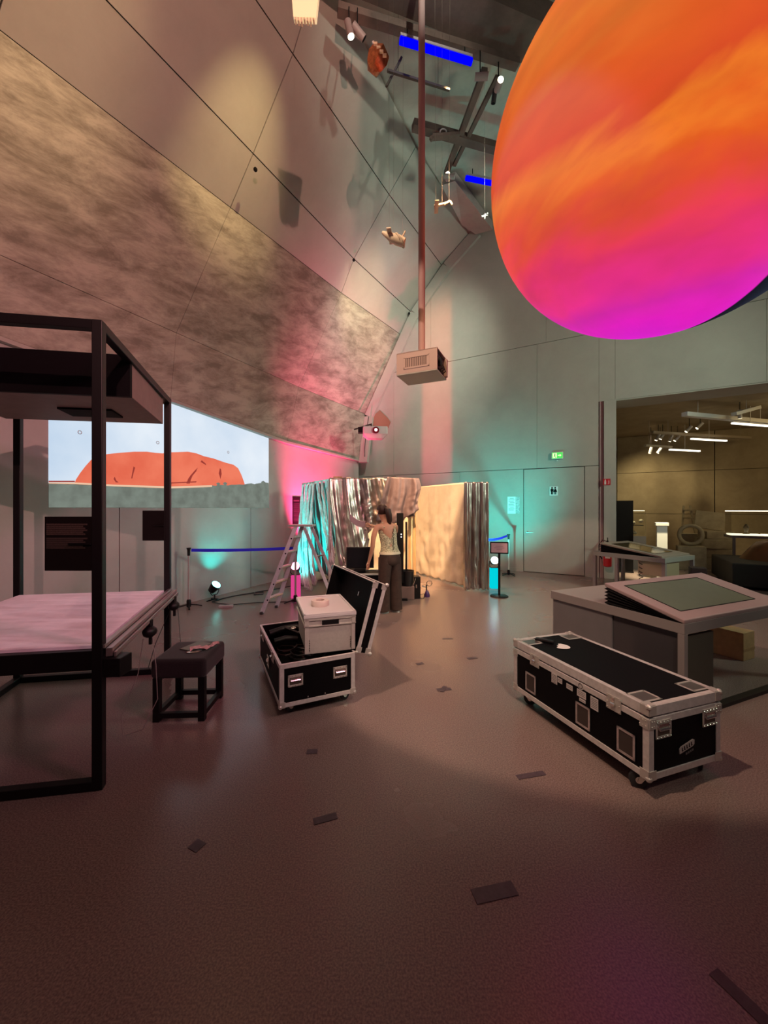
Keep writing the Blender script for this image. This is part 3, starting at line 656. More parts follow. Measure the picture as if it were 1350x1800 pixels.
add_handle(oc, .35, -.003, .26, .11, .1, M=Matrix.Rotation(R(-90),4,'Z') @ Matrix.Translation((-.9,0,0)))
for x in (.22,.36): MB().ball((x,-.003,.14),.008,8).build('rivet', CHROME, oc)
# lid hinged on the far long side, leaning open: local x becomes height
lidM = Matrix.Translation((W_+.012, 0, z1+.005)) @ Matrix.Rotation(R(-74), 4, 'Y')   # x runs up, z runs away to the left
Ld = .13; Wl = .60
lid = MB()
lid.box((0,.002,-Ld),(Wl,L_-.002,-Ld+.012)); lid.box((0,.002,-Ld),(Wl,.014,0)); lid.box((0,L_-.014,-Ld),(Wl,L_-.002,0)); lid.box((0,.002,-Ld),(.012,L_-.002,0)); lid.box((Wl-.012,.002,-Ld),(Wl,L_-.002,0))
lo = lid.build('lid', PANEL, oc, M=lidM)
for z, w_ in ((-.016,.032),(-Ld+.016,.032)):
    for y in (0, L_):
        MB().box((0,y-.004,z-w_/2),(Wl,y+.004,z+w_/2)).build('edge_profile', ALUM, lo, bevel=.0015, M=lidM)
    for x in (0, Wl): MB().box((x-.004,0,z-w_/2),(x+.004,L_,z+w_/2)).build('edge_profile', ALUM, lo, bevel=.0015, M=lidM)
for x in (0, Wl):
    for y in (0, L_):
        m = MB(); m.ball((x,y,-Ld),.020,10); m.box((x-.045 if x else x-.005,y-.006,-Ld-.004),(x+.005 if x else .045,y+.006,-Ld+.045)); m.box((x-.045 if x else x-.005,y-.006,-.045),(x+.005 if x else .045,y+.006,.004)); m.ball((x,y,-.004),.013,10)
        m.build('corner_cap', STEEL, lo, bevel=.002, M=lidM)
MB().box((Wl-.20,.5,-Ld+.012),(Wl-.16,.52,-Ld+.02)).build('lid_stay', CHROME, lo, M=lidM)
# cables and straps inside it
OM = Matrix.Translation(oc.location) @ Matrix.Rotation(oc.rotation_euler.z, 4, 'Z')
cr = random.Random(5)
for k in range(9):
    cx, cy = cr.uniform(.14,.48), cr.uniform(.16,.98); r = cr.uniform(.07,.12); zz = .14 + .02*cr.random() + .012*(k%4)
    pts = []
    for i in range(24):
        a = i*.55; rr = r*(1+.08*math.sin(i*1.7)); pts.append((cx+rr*math.cos(a), cy+rr*math.sin(a)*1.1, zz + .0035*i))
    o = MB().tube([OM @ Vector(p_) for p_ in pts], .008, 5).build('cable_coil', mat('cable_dark_%d' % k, (.014+.01*(k%3),.012+.008*(k%2),.016), .45))
    if k: o.parent = coils
    else: coils = empty('cable_coils', 'heap of coiled black cables inside the open flight case', 'cables', (0,0,0)); o.parent = coils
sb = empty('strap_bundle', 'bundle of black clamps and straps at the far end inside the open case', 'straps', OM @ Vector((.2,.95,.33)), oc.rotation_euler.z)
MB().tube([(-.13,.02,.05),(0,.03,.075),(.14,.02,.085),(.2,-.05,.07)], .032, 8).build('clamp_tube', BLACK, sb, smooth=True)
MB().tube([(-.10,-.1,.0),(.0,-.11,.02),(.12,-.11,.0)], .03, 8).build('clamp_tube', BLACK, sb, smooth=True)
m = MB(); m.torus((.10,-.03,.09),.022,.006,12,6); m.box((.14,-.09,.05),(.19,-.05,.056)); m.build('buckle', STEEL, sb)
MB().bar((.02,.0,.10),(.16,-.12,.05),.03,.006).build('strap', FABRIC, sb)

# grey stacking crate on the open case, tape roll on the crate
bx = Vector((-.650,3.188,.434)); BA = math.atan2(.31,.95)
gb = empty('stacking_crate', 'grey lidded plastic crate standing across the open flight case', 'crate', bx, BA)
Wb, Lb, Hb = .42, .66, .335; tp = .015
fr = MB()
vs = [(tp,tp,0),(Wb-tp,tp,0),(Wb-tp,Lb-tp,0),(tp,Lb-tp,0),(0,0,Hb-.06),(Wb,0,Hb-.06),(Wb,Lb,Hb-.06),(0,Lb,Hb-.06)]
fr.add(vs, [(0,3,2,1),(4,5,6,7),(0,1,5,4),(1,2,6,5),(2,3,7,6),(3,0,4,7)]); fr.build('body', GREYBOX, gb, bevel=.004)
rm = MB(); rm.box((-.008,-.008,Hb-.105),(Wb+.008,Lb+.008,Hb-.092)); rm.box((-.008,-.008,Hb-.055),(Wb+.008,Lb+.008,Hb-.034)); rm.box((.002,.002,Hb-.1),(Wb-.002,Lb-.002,Hb-.04))
for s in (0,1):
    rm.box((s*(Wb-.03)-.006*(1-s),-.008,Hb-.105),(s*(Wb-.03)+.03+.006*s,-.001,Hb-.04)); rm.box((s*(Wb-.03)-.003*(1-s),-.004,0.01),(s*(Wb-.03)+.03+.003*s,.01,Hb-.09))
rm.build('rim', GREYBOX, gb, bevel=.002)
MB().box((Wb/2-.07,-.010,Hb-.094),(Wb/2+.07,-.0005,Hb-.058)).build('grip_slot', BLACKM, gb)
m = MB(); m.box((-.012,-.012,Hb-.032),(Wb+.012,Lb+.012,Hb-.006)); m.box((-.010,-.010,Hb-.006),(.006,Lb+.010,Hb+.004)); m.box((Wb-.006,-.010,Hb-.006),(Wb+.010,Lb+.010,Hb+.004)); m.box((-.010,-.010,Hb-.006),(Wb+.01,.006,Hb+.004)); m.box((-.010,Lb-.006,Hb-.006),(Wb+.01,Lb+.010,Hb+.004))
m.build('lid', OFFW, gb, bevel=.003)
m = MB()
for k in range(9): m.box((-.014,.04+k*.07,Hb-.03),(-.010,.055+k*.07,Hb-.012))
m.build('hinge_row', BLACKM, gb)
m = MB()
for x in (.035, Wb-.035):
    for k in range(5): m.prism([(x-.006,.03+k*.02),(x+.006,.03+k*.02),(x,.042+k*.02)], .004, .012)
m.build('vent_row', mat('vent_dark',(.12,.11,.10),.7), gb)
GM = Matrix.Translation(bx) @ Matrix.Rotation(BA,4,'Z')
tr = empty('tape_roll', 'roll of beige cloth tape lying on the grey crate', 'tape', GM @ Vector((.17,.30,Hb-.006)))
m = MB(); n=28
m.lathe([(.040,0),(.078,0),(.080,.003),(.080,.047),(.078,.05),(.040,.05)], n)
m.f = [f for f in m.f if len(f) == 4]; m.m = [0]*len(m.f); k0 = 5*n
m.f += [[k0+t_, k0+(t_+1)%n, (t_+1)%n, t_] for t_ in range(n)]; m.m += [0]*n
m.build('tape', TAPER, tr, smooth=40)
m = MB(); m.lathe([(.036,.001),(.041,.001),(.041,.049),(.036,.049)], n); m.f = [f for f in m.f if len(f) == 4]; m.m=[0]*len(m.f); m.build('core', mat('card_core',(.55,.30,.24),.8), tr)

# ------------------------------------------------------------------ exhibit table in its tall black frame, left
A_, B_, C_, D_ = Vector((-1.68,2.28,0)), Vector((-2.17,3.88,0)), Vector((-3.46,3.66,0)), Vector((-2.97,2.06,0))
ef = empty('exhibit_stand', 'tall black steel frame holding a glowing table and a dark hood', 'exhibit stand', A_)
def rel(p): return Vector(p) - A_
T_ = .055; HT = 2.75
for p in (A_, B_, C_, D_): MB().box((-T_/2,-T_/2,0),(T_/2,T_/2,HT), Matrix.Translation(rel(p)) @ Matrix.Rotation(R(14),4,'Z')).build('post', BLACK, ef, bevel=.004)
for z in (HT-T_/2, T_/2):
    for p, q in ((A_,B_),(B_,C_),(C_,D_),(D_,A_)):
        if z < 1 and p is A_: continue
        MB().bar(rel(p)+Vector((0,0,z)), rel(q)+Vector((0,0,z)), T_, T_).build('rail', BLACK, ef, bevel=.004)
def inset(pts, d):
    c = sum(pts, Vector())/4; return [p + (c-p).normalized()*d for p in pts]
tb = inset([rel(p) for p in (A_,B_,C_,D_)], -.02)
m = MB(); m.slab([(p.x,p.y) for p in tb], .70, .815); m.build('table_box', BLACK, ef, bevel=.004)
def relief():
    m = mat('relief_surface', (.75,.62,.66), .7, noise_=.1, scale=3, bump=.4); b = m.node_tree.nodes['Principled BSDF']; nt = m.node_tree
    tc = nt.nodes.new('ShaderNodeTexCoord'); mp = nt.nodes.new('ShaderNodeMapping'); mp.inputs['Rotation'].default_value = (0,0,.35); mp.inputs['Scale'].default_value = (1.2,6,1)
    n = nt.nodes.new('ShaderNodeTexNoise'); n.inputs['Scale'].default_value = 1.6; n.inputs['Detail'].default_value = 8; n.inputs['Distortion'].default_value = .8
    nt.links.new(tc.outputs['Object'], mp.inputs[0]); nt.links.new(mp.outputs[0], n.inputs['Vector'])
    r = nt.nodes.new('ShaderNodeValToRGB'); r.color_ramp.elements[0].position = .35; r.color_ramp.elements[1].position = .75
    r.color_ramp.elements[0].color = (.17,.08,.105,1); r.color_ramp.elements[1].color = (.50,.31,.37,1)
    nt.links.new(n.outputs[0], r.inputs[0]); nt.links.new(r.outputs[0], b.inputs['Emission Color']); b.inputs['Emission Strength'].default_value = .42
    b.inputs['Base Color'].default_value = (.3,.3,.3,1); return m
tb2 = inset(tb, .06)
m = MB(); m.slab([(p.x,p.y) for p in tb2], .815, .832); m.build('glowing_surface', relief(), ef)
m = MB(); a, b_ = tb[0], tb[1]; d = (b_-a).normalized(); nx = Vector((d.y,-d.x,0))
if nx.x < 0: nx = -nx
for off, z, w_, h_ in ((.010,.835,.03,.02),(.045,.80,.035,.05),(.075,.785,.012,.03)):
    m2 = MB(); m2.bar(a+nx*off+Vector((0,0,z)), b_+nx*off+Vector((0,0,z)), w_, h_); m2.build('guide_rail', mat('rail_metal_%d' % int(off*1000),(.42,.36,.35),.35,.8), ef, bevel=.002)
for t_, nm in ((.42,'knob_bracket'),(.90,'knob_bracket')):
    p = lerp(a, b_, t_)+nx*.075
    m = MB(); m.ball(p+Vector((0,0,.70)), (.05,.06,.045), 12); m.bar(p+Vector((0,0,.69)), p+Vector((0,0,.79)), .04, .03); m.bar(p+Vector((0,.01,.60)), p+Vector((0,.01,.69)), .018, .018); m.build(nm, BLACK, ef, smooth=40)
p = a+nx*.075+Vector((0,.02,0)); MB().box((p.x-.05,p.y-.05,.66),(p.x+.05,p.y+.06,.77)).build('end_block', BLACK, ef, bevel=.005)
p = lerp(a, b_, .42)+nx*.085+Vector((0,0,.66))
MB().tube([p+Vector((-.03,-.05,0)), p+Vector((-.05,-.08,-.25)), p+Vector((-.09,-.2,-.5)), p+Vector((-.05,-.25,-.62)), p+Vector((.06,-.2,-.60)), p+Vector((.12,-.12,-.42)), p+Vector((.06,-.04,-.2)), p+Vector((.01,0,0))], .003, 5).build('loop_cable', mat('thin_grey_cable',(.25,.20,.19),.5), ef, smooth=True)
p = lerp(a, b_, .92)+nx*.085+Vector((0,0,.66))
MB().tube([p+Vector((-.03,-.05,0)), p+Vector((-.13,-.12,-.3)), p+Vector((-.16,-.18,-.5)), p+Vector((-.02,-.22,-.6)), p+Vector((.14,-.15,-.5)), p+Vector((.1,-.1,-.3)), p+Vector((.02,0,0))], .003, 5).build('loop_cable', CABLE, ef, smooth=True)
# hood
near = lerp(A_, B_, .335); far = lerp(A_, B_, .89); wv = (D_-A_)
m = MB(); q = [rel(near)+Vector((.01,0,0)), rel(far), rel(far)+wv*1.0, rel(near)+wv*1.0]
m.slab([(p.x,p.y) for p in q], 2.455, 2.70); m.build('hood', BROWNP, ef, bevel=.003)
m = MB(); e0 = rel(near) + (A_-B_).normalized()*.02 + Vector((.01,0,0)); m.bar(e0+Vector((0,0,2.60)), e0+wv*1.0+Vector((0,0,2.60)), .03, .30); m.build('front_board', PANEL, ef)
c0 = lerp(rel(near), rel(far), .42)+wv*.20; dd = (B_-A_)*.16; ww = wv*.30
m = MB(); m.slab([(x.x,x.y) for x in (c0, c0+dd, c0+dd+ww, c0+ww)], 2.44, 2.4555); m.build('lens_opening', BLACKM, ef)
# text panels clamped to two posts
def textpanel(post, x0, x1, z0_, z1_, lines):
    p = rel(post)
    o = MB().box((p.x+x0,p.y-.03,z0_),(p.x+x1,p.y-.012,z1_)).build('text_panel', DARKT, ef, bevel=.002)
    MB().bar((p.x-.02,p.y-.03,(z0_+z1_)/2),(p.x+x0*.5,p.y-.03,(z0_+z1_)/2),.03,.01).build('clamp', BLACK, o)
    if lines:
        for a0, a1, cc in ((.13,.345,TEXTL),(.39,.60,mat('faint_print',(.055,.042,.035),.6,noise_=.2,scale=90))):
            hgt = z1_-z0_; m = MB(); n = 6
            for k in range(n):
                zt = z1_-hgt*(a0+(a1-a0)*k/n); m.box((p.x+x0+.012,p.y-.032,zt-hgt*(a1-a0)/n*.8),(p.x+x1-.04-.012*((k*5)%3),p.y-.0305,zt))
            m.build('text_lines', cc, o)
textpanel(A_, -.295, -.005, 1.285, 1.60, True)
textpanel(B_, -.235, .0, 1.325, 1.625, False)

# stool in front of it
sx0, sx1, sy0, sy1 = -1.79, -1.40, 2.98, 3.39
stl = empty('stool', 'square black upholstered stool with a stretcher frame beside the exhibit frame', 'stool', ((sx0+sx1)/2,(sy0+sy1)/2,0), R(3))
a, b_ = (sx1-sx0)/2, (sy1-sy0)/2
for i, (x, y) in enumerate(((-1,-1),(1,-1),(1,1),(-1,1))):
    MB().box((x*a-(.05 if x>0 else 0), y*b_-(.05 if y>0 else 0), 0),(x*a+(.05 if x<0 else 0), y*b_+(.05 if y<0 else 0), .34)).build('leg', BLACK, stl, bevel=.003)
for p, q in (((-a,-b_),(a,-b_)),((-a,b_),(a,b_)),((-a,-b_),(-a,b_)),((a,-b_),(a,b_))):
    P0 = Vector((p[0]*.9,p[1]*.92,.05)); P1 = Vector((q[0]*.9,q[1]*.92,.05)); MB().bar(P0, P1, .035, .04).build('stretcher', BLACK, stl, bevel=.002)
o = MB().box((-a-.012,-b_-.012,.335),(a+.012,b_+.012,.485)).build('seat', FABRIC, stl, bevel=.03); o.modifiers['bevel'].segments = 4
sp_ = Vector(((sx0+sx1)/2,(sy0+sy1)/2,.486))
tb_ = MB().box((-.075,-.10,0),(.075,.10,.009)).build('tablet', SCREEN, bevel=.004); plc(tb_, sp_+Vector((.02,.06,0)), R(-20)); tag(tb_, 'flat dark tablet lying on the black stool', 'tablet')
m = MB(); n = 9
for i in range(n+1):
    for j in range(5):
        x = -.11+.22*i/n; y = -.035+.07*j/4; m.v.append(Vector((x, y+.02*math.sin(i*.9), .010+.018*abs(math.sin(i*1.3+j*1.1))+.012*(i>6))))
for i in range(n):
    for j in range(4): m.f.append([i*5+j,(i+1)*5+j,(i+1)*5+j+1,i*5+j+1]); m.m.append(0)
o = m.build('crumpled_wrapper', mat('pale_pink_foil',(.65,.42,.42),.35,.3)); o.modifiers.new('thick','SOLIDIFY').thickness = .002; plc(o, sp_+Vector((.12,.0,.002)), R(28)); tag(o, 'crumpled pink wrapper lying on the black stool', 'wrapper')
m = MB(); m.lathe([(.004,-.004),(.03,-.003),(.034,0),(.02,.004)],14, Matrix.Scale(1.7,4,(1,0,0))); o = m.build('folded_foil', CHROME); plc(o, sp_+Vector((.06,-.055,.005)), R(20)); tag(o, 'small shiny oval foil piece on the black stool', 'foil')

# ------------------------------------------------------------------ barrier posts and belts
def stanchion(loc, label, mt, tripod=True, rz=0, H=1.0):
    s = empty('barrier_post', label, 'barrier post', loc, rz, 'slim barrier posts')
    MB().tube([(0,0,.10),(0,0,H-.13)], .017, 10).build('pole', mt, s, smooth=True)
    MB().lathe([(.022,0),(.024,.05),(.024,.09),(.036,.12),(.036,.13)], 14, Matrix.Translation((0,0,H-.14))).build('belt_head', BLACK, s, smooth=30)
    MB().lathe([(.035,.0),(.035,.10),(.022,.12)], 14, Matrix.Translation((0,0,.015))).build('socket', BLACK, s, smooth=30)
    for k in range(4):
        a = k*math.pi/2 + .5; m = MB(); m.bar((.02*math.cos(a),.02*math.sin(a),.05),(.13*math.cos(a),.13*math.sin(a),.03),.028,.018); m.bar((.13*math.cos(a),.13*math.sin(a),.03),(.20*math.cos(a),.20*math.sin(a),.010),.026,.016)
        m.build('foot', BLACK, s)
    return s
PS = mat('satin_pole',(.52,.46,.46),.35,.5)
s1, s2 = Vector((-3.24,6.42,0)), Vector((-1.545,6.75,0))
stanchion(s1, 'slim barrier post beside the black exhibit frame at the left wall', PS)
stanchion(s2, 'slim barrier post behind the stepladder', PS)
s3 = Vector((3.06,9.5,0)); stanchion(s3, 'slim barrier post in front of the flush door edge', mat('white_pole',(.7,.72,.70),.35), H=1.02)
s4 = Vector((2.16,8.35,0))
def belt(name, label, p, q, sag=.015):
    pts = [lerp(p, q, i/8) - Vector((0,0,sag*math.sin(math.pi*i/8))) for i in range(9)]
    m = MB(); 
    for x, y in zip(pts, pts[1:]): m.bar(x, y, .004, .05)
    o = m.build(name, BELT); tag(o, label, 'belt')
belt('barrier_belt', 'long blue belt stretched in front of the left wall', s1+Vector((.04,.005,.95)), s2+Vector((-.04,0,.95)))
belt('barrier_belt', 'short blue belt running from the silver curtain to the right barrier post', s4+Vector((.04,0,.96)), s3+Vector((-.04,-.02,.97)), .03)
# sign stand with a heavy round foot
ss = empty('sign_stand', 'sign stand with a pink notice in a black frame and round foot', 'sign stand', (2.15,7.22,0), R(-12))
MB().lathe([(.165,0),(.165,.012),(.15,.022),(.04,.03)], 28).build('base_plate', BLACK, ss, smooth=30)
MB().tube([(0,0,.02),(0,0,.84)], .021, 12).build('pole', BLACK, ss, smooth=True)
MB().box((-.165,-.028,.80),(.165,-.008,1.02)).build('sign_frame', BLACK, ss, bevel=.003)
MB().box((-.145,-.032,.822),(.145,-.027,.998)).build('notice', mat('pink_notice',(.72,.42,.48),.7), ss)
m = MB()
for k, w__ in enumerate((.07,.09,.05)): m.box((-w__,-.034,.935-k*.03),(w__,-.0315,.943-k*.03))
m.build('text_line', mat('notice_ink',(.40,.22,.26),.7), ss)

# floor lamps
def par(loc, rz, tilt, label, glow, box=False, h=.30, plinth=None):
    s = empty('floor_lamp', label, 'lamp', loc, rz)
    M = Matrix.Translation((0,0,h)) @ Matrix.Rotation(tilt,4,'X')     # lamp looks along local +z of M
    MB().lathe([(.03,-.13),(.06,-.11),(.075,-.03),(.085,.03),(.085,.05)], 20, M).build('housing', BLACK, s, smooth=35)
    MB().lathe([(.001,.052),(.078,.052),(.074,.060),(.001,.066)], 20, M).build('lens', glow, s)
    m = MB(); m.tube([(-.095,0,h),(-.10,0,h-.10),(-.06,0,h-.145),(.06,0,h-.145),(.10,0,h-.10),(.095,0,h)], .008, 6); m.build('yoke', BLACK, s)
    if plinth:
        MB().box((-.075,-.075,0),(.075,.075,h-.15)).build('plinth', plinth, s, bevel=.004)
    else:
        m = MB(); m.bar((-.12,-.06,.01),(.12,-.06,.01),.02,.02); m.bar((-.12,.06,.01),(.12,.06,.01),.02,.02); m.bar((0,-.07,.03),(0,.07,.03),.03,.02); m.tube([(0,0,.03),(0,0,h-.145)],.012,8); m.build('foot', BLACK, s)
GT = emis('teal_glow',(.25,1,.88),6); GP = emis('pink_glow',(1,.25,.45),6); GT2 = emis('teal_white_glow',(.6,1,.97),9)
par((-3.02,6.90,0), R(72), R(42), 'teal floor lamp on a low foot throwing a fan onto the left wall', GT, h=.25)
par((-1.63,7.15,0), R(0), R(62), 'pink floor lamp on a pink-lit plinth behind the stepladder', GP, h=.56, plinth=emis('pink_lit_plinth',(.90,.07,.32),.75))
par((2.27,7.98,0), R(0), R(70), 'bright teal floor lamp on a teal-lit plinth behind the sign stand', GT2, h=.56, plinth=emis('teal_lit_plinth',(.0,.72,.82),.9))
m = MB(); m.tube([(-2.95,6.95,.012),(-2.8,7.2,.012),(-2.5,7.5,.012),(-2.35,7.55,.012),(-2.3,7.35,.012),(-2.45,7.3,.012),(-2.5,7.5,.02),(-2.2,7.8,.012),(-1.9,8.2,.012),(-1.5,8.3,.012)], .010, 6)
tag(m.build('lamp_cable', CABLE, smooth=True), 'black cable looping along the left wall from the teal floor lamp', 'cable')
m = MB(); m.tube([(-3.0,6.75,.012),(-2.85,6.65,.012),(-2.6,6.55,.012),(-2.2,6.7,.012),(-1.8,6.75,.012),(-1.6,6.8,.012)], .008, 6)
tag(m.build('power_cable', CABLE, smooth=True), 'thin black cable lying on the floor under the blue belt', 'cable')
o = MB().box((-.11,-.035,0),(.11,.035,.04)).build('power_strip', mat('pale_strip',(.35,.33,.33),.5), bevel=.006); plc(o, (-2.62,6.42,0), R(8)); tag(o, 'small power strip lying on the floor below the teal lamp', 'power strip')

# ------------------------------------------------------------------ stepladder
ld = empty('stepladder', 'open aluminium stepladder standing in front of the booth curtain', 'ladder', (-1.33,6.4,0))
def lr(p): return Vector(p) - Vector((-1.33,6.4,0))
LADM = mat('worn_aluminium',(.50,.49,.56),.38,.4,noise_=.08,scale=30)
f1, f2 = Vector((-1.90,6.02,0)), Vector((-1.78,6.42,0)); t1, t2 = Vector((-1.44,6.32,1.35)), Vector((-1.38,6.55,1.35))
g1, g2 = Vector((-.74,6.12,0)), Vector((-.64,6.46,0)); u1, u2 = Vector((-1.30,6.32,1.33)), Vector((-1.22,6.52,1.33))
for a, b_ in ((f1,t1),(f2,t2)): MB().bar(lr(a)+Vector((0,0,.02)), lr(b_), .062, .026, up=(0,1,0)).build('rail', LADM, ld, bevel=.002)
for a, b_ in ((g1,u1),(g2,u2)): MB().bar(lr(a)+Vector((0,0,.02)), lr(b_), .050, .024, up=(0,1,0)).build('rear_rail', LADM, ld, bevel=.002)
for k in range(5):
    t_ = .17 + k*.175; p, q = lerp(f1,t1,t_), lerp(f2,t2,t_); p.z = q.z = lerp(0,1.35,t_)
    MB().bar(lr(p), lr(q), .075, .022).build('tread', ALU, ld, bevel=.002)
    m = MB(); m.ball(lr(p)+Vector((.0,-.02,-.02)),.013,8); m.build('rivet', BLACKM, ld)
for t_ in (.3,.65):
    p, q = lerp(g1,u1,t_), lerp(g2,u2,t_); MB().bar(lr(p), lr(q), .03, .02).build('brace', ALU, ld)
for p in (f1,f2,g1,g2): MB().box((-.022,-.045,0),(.022,.045,.04), Matrix.Translation(lr(p))).build('foot', RUBBER, ld, bevel=.004)
MB().box((-.24,-.14,1.345),(.17,.16,1.375), Matrix.Translation((0,.03,0))).build('platform', ALU, ld, bevel=.005)
par((-1.42,8.95,0), R(0), R(-25), 'added unseen pink floor lamp behind the foil strips at the corner wall', GP, h=.25)  # fixture added for the unseen pink light behind the booth

# ------------------------------------------------------------------ curtain booth
def cloth(name, mt, parent, A, B, ztop, zbot, folds, amp, nx=90, nz=40, sway=None, seed=1, th=.004, gather=1.0, crumple=0, O=Vector((0,0,0))):
    A, B = Vector(A), Vector(B); d = (B-A); dn = d.normalized(); nn = Vector((dn.y,-dn.x,0))
    if nn.y > 0: nn = -nn
    m = MB(); rs = random.Random(seed); ph = [rs.uniform(0,6.28) for _ in range(4)]
    for i in range(nx+1):
        u = i/nx; zb = zbot(u) if callable(zbot) else zbot; zt = ztop(u) if callable(ztop) else ztop
        for j in range(nz+1):
            v = j/nz; z = lerp(zt, zb, v); k = amp*(.25+.75*min(1, v*2.2))
            w1 = u + .012*math.sin(v*3+ph[0])
            off = k*(math.sin(w1*folds*6.283+ph[1]) + .5*math.sin(w1*folds*6.283*1.73+ph[2]+v*1.5) + .3*math.sin(w1*folds*6.283*3.1+ph[3]-v*2))
            p = A + d*(.5+(u-.5)*lerp(1, gather, v)) + nn*off; p.z = z
            if sway: p += sway(u, v)
            if crumple: p += nn*(crumple*noise.noise(Vector((u*9, v*9, seed)))*v) + Vector((0,0,crumple*.6*noise.noise(Vector((u*14, v*7, seed+9)))*v))
            m.v.append(p - O)
    for i in range(nx):
        for j in range(nz): m.f.append([i*(nz+1)+j,(i+1)*(nz+1)+j,(i+1)*(nz+1)+j+1,i*(nz+1)+j+1]); m.m.append(0)
    o = m.build(name, mt, parent, smooth=80); s = o.modifiers.new('thick','SOLIDIFY'); s.thickness = th
    return o
def interp(tab, x):
    for (a, p), (b_, q) in zip(tab, tab[1:]):
        if x <= b_: return lerp(p, q, (x-a)/(b_-a) if b_ > a else 0)
    return tab[-1][1]
BO = Vector((-1.0, 7.08, 0))
bf = empty('curtain_booth', 'light tube and timber frame of the curtained booth', 'frame', BO)
def br(p): return Vector(p) - BO
WP = mat('light_tube',(.66,.62,.58),.35,.4)
corners_ = [(-1.0,7.08),(.60,7.47),(.86,9.72),(-1.75,8.35)]
for x, y in ((-1.0,7.08),(-1.75,8.35),(1.64,7.80),(2.06,7.78)): MB().bar(br((x,y,0)), br((x,y,2.16)), .035, .035).build('post', WP, bf, bevel=.003)
for p, q in (((-1.0,7.08,2.19),(.60,7.47,2.19)),((-1.0,7.08,2.17),(-1.75,8.35,2.17)),((.86,9.72,2.17),(1.64,8.1,2.17)),((1.64,7.80,2.15),(2.06,7.78,2.15)),((.6,7.47,2.18),(.86,9.72,2.18)),((-1.75,8.35,2.18),(.86,9.72,2.18))):
    MB().bar(br(p), br(q), .028, .028).build('top_rail', WP, bf, bevel=.003)
for x, w__ in ((.50,.045),(.585,.075)): MB().bar(br((x,7.50,.0)), br((x,7.50,2.16)), w__, .06).build('timber_post', WOOD, bf, bevel=.003)
MB().box((0,0,0),(.16,.05,.025), Matrix.Translation(br((-.93,7.10,2.205)))).build('timber_offcut', WOOD, bf)
m = MB(); m.tube([br((.10,7.4,2.2)), br((.14,7.4,2.25)), br((.22,7.4,2.26)), br((.28,7.4,2.2))], .006, 6); m.build('cable_arc', CABLE, bf, smooth=True)

fbot = [(0,.62),(.10,.45),(.20,.42),(.26,.52),(.31,.80),(.34,1.05),(.40,1.24),(.5,1.36),(.62,1.40),(.8,1.42),(1,1.5)]
o = cloth('foil_curtain', [FOIL], None, (-.99,7.03,0), (.58,7.41,0), lambda u: 2.205-.012*math.sin(u*19), lambda u: interp(fbot,u)+.02*math.sin(u*60), 5.2, .055, 140, 46,
          sway=lambda u, v: Vector((.10*v*math.sin(u*3.1) + .18*(v**1.6)*(u < .34)*(1-u), -.03*v, 0)) + Vector((0,0,.02*math.sin(u*25+v*5)*v)), seed=4, crumple=.06)
tag(o, 'silver foil curtain gathered up across the front of the booth', 'curtain')
mb_ = [(0,1.42),(.3,1.36),(.55,1.37),(.75,1.50),(.9,1.56),(1,1.62)]
o = cloth('mauve_drape', MAUVE, None, (.06,7.13,0), (.66,7.27,0), lambda u: 2.225-.02*u, lambda u: interp(mb_,u), 2.1, .035, 70, 36,
          sway=lambda u, v: Vector((-.22*v*(1-u)+.03*math.sin(v*6)*u, -.02*v, 0)), seed=9, crumple=.02)
tag(o, 'plain mauve cloth thrown over the right end of the foil curtain', 'cloth')
# teal-lit foil strips hanging down the left side of the booth
fs = empty('foil_strips', 'loose hanging foil strips lit teal at the left end of the booth', 'curtain', (-1.3,7.6,0))
FO = Vector((-1.3,7.6,0))
rib = [(.00,.11,(-1.60,7.68,.16),.16,.06),(.14,.25,(-1.52,7.62,.10),.17,.07),(.28,.39,(-1.44,7.52,.09),.15,.06),(.42,.53,(-1.33,7.42,.20),.16,.05),(.57,.68,(-1.02,7.16,.80),.13,.045),(.72,.83,(-.92,7.10,.68),.13,.045),(.87,.98,(-.80,7.03,.88),.10,.035),(.93,1.02,(-.94,7.05,.52),.10,.04)]
sA, sB = Vector((-1.76,8.33,2.175)), Vector((-1.02,7.10,2.185))
for k, (u0, u1, bt, w0, w1) in enumerate(rib):
    m = MB(); a, b_ = lerp(sA,sB,u0+.012), lerp(sA,sB,u1-.012); bt = Vector(bt); dirn = (sB-sA).normalized(); nn = Vector((dirn.y,-dirn.x,0)); nn = nn if nn.y < 0 else -nn
    N_, Q = 12, 40
    for j in range(Q+1):
        v = j/Q; s_ = v*v*(3-2*v) if k < 4 else v**1.5
        for i in range(N_+1):
            t_ = i/N_; top = lerp(a, b_, t_)
            bot = bt + Vector(((t_-.5)*w1*1.2, -(t_-.5)*w1, .05*math.sin(t_*11+k) + (0 if k < 4 else .14*abs(math.sin(t_*9+k)))))
            p = lerp(top, bot, s_); p.z = lerp(top.z, bot.z, v)
            p += nn*(.028*(.15+v)*math.sin(t_*15+k*2+v*2) + .03*noise.noise(Vector((t_*6,v*7,k*3))))
            p.x -= .10*math.sin(v*math.pi)*(1 if k < 4 else -.1)*(.4+.6*v)
            m.v.append(p-FO)
    for j in range(Q):
        for i in range(N_): m.f.append([j*(N_+1)+i,(j+1)*(N_+1)+i,(j+1)*(N_+1)+i+1,j*(N_+1)+i+1]); m.m.append(0)
    o = m.build('foil_strip', FOIL2, fs, smooth=80); o.modifiers.new('thick','SOLIDIFY').thickness = .003
o = cloth('inner_lining', mat('lining_grey',(.16,.13,.13),.8), None, (-1.66,8.42,0), (-.93,7.20,0), 2.15, .35, 4, .015, 40, 16, seed=6); tag(o, 'grey lining cloth seen between the teal foil strips', 'cloth')
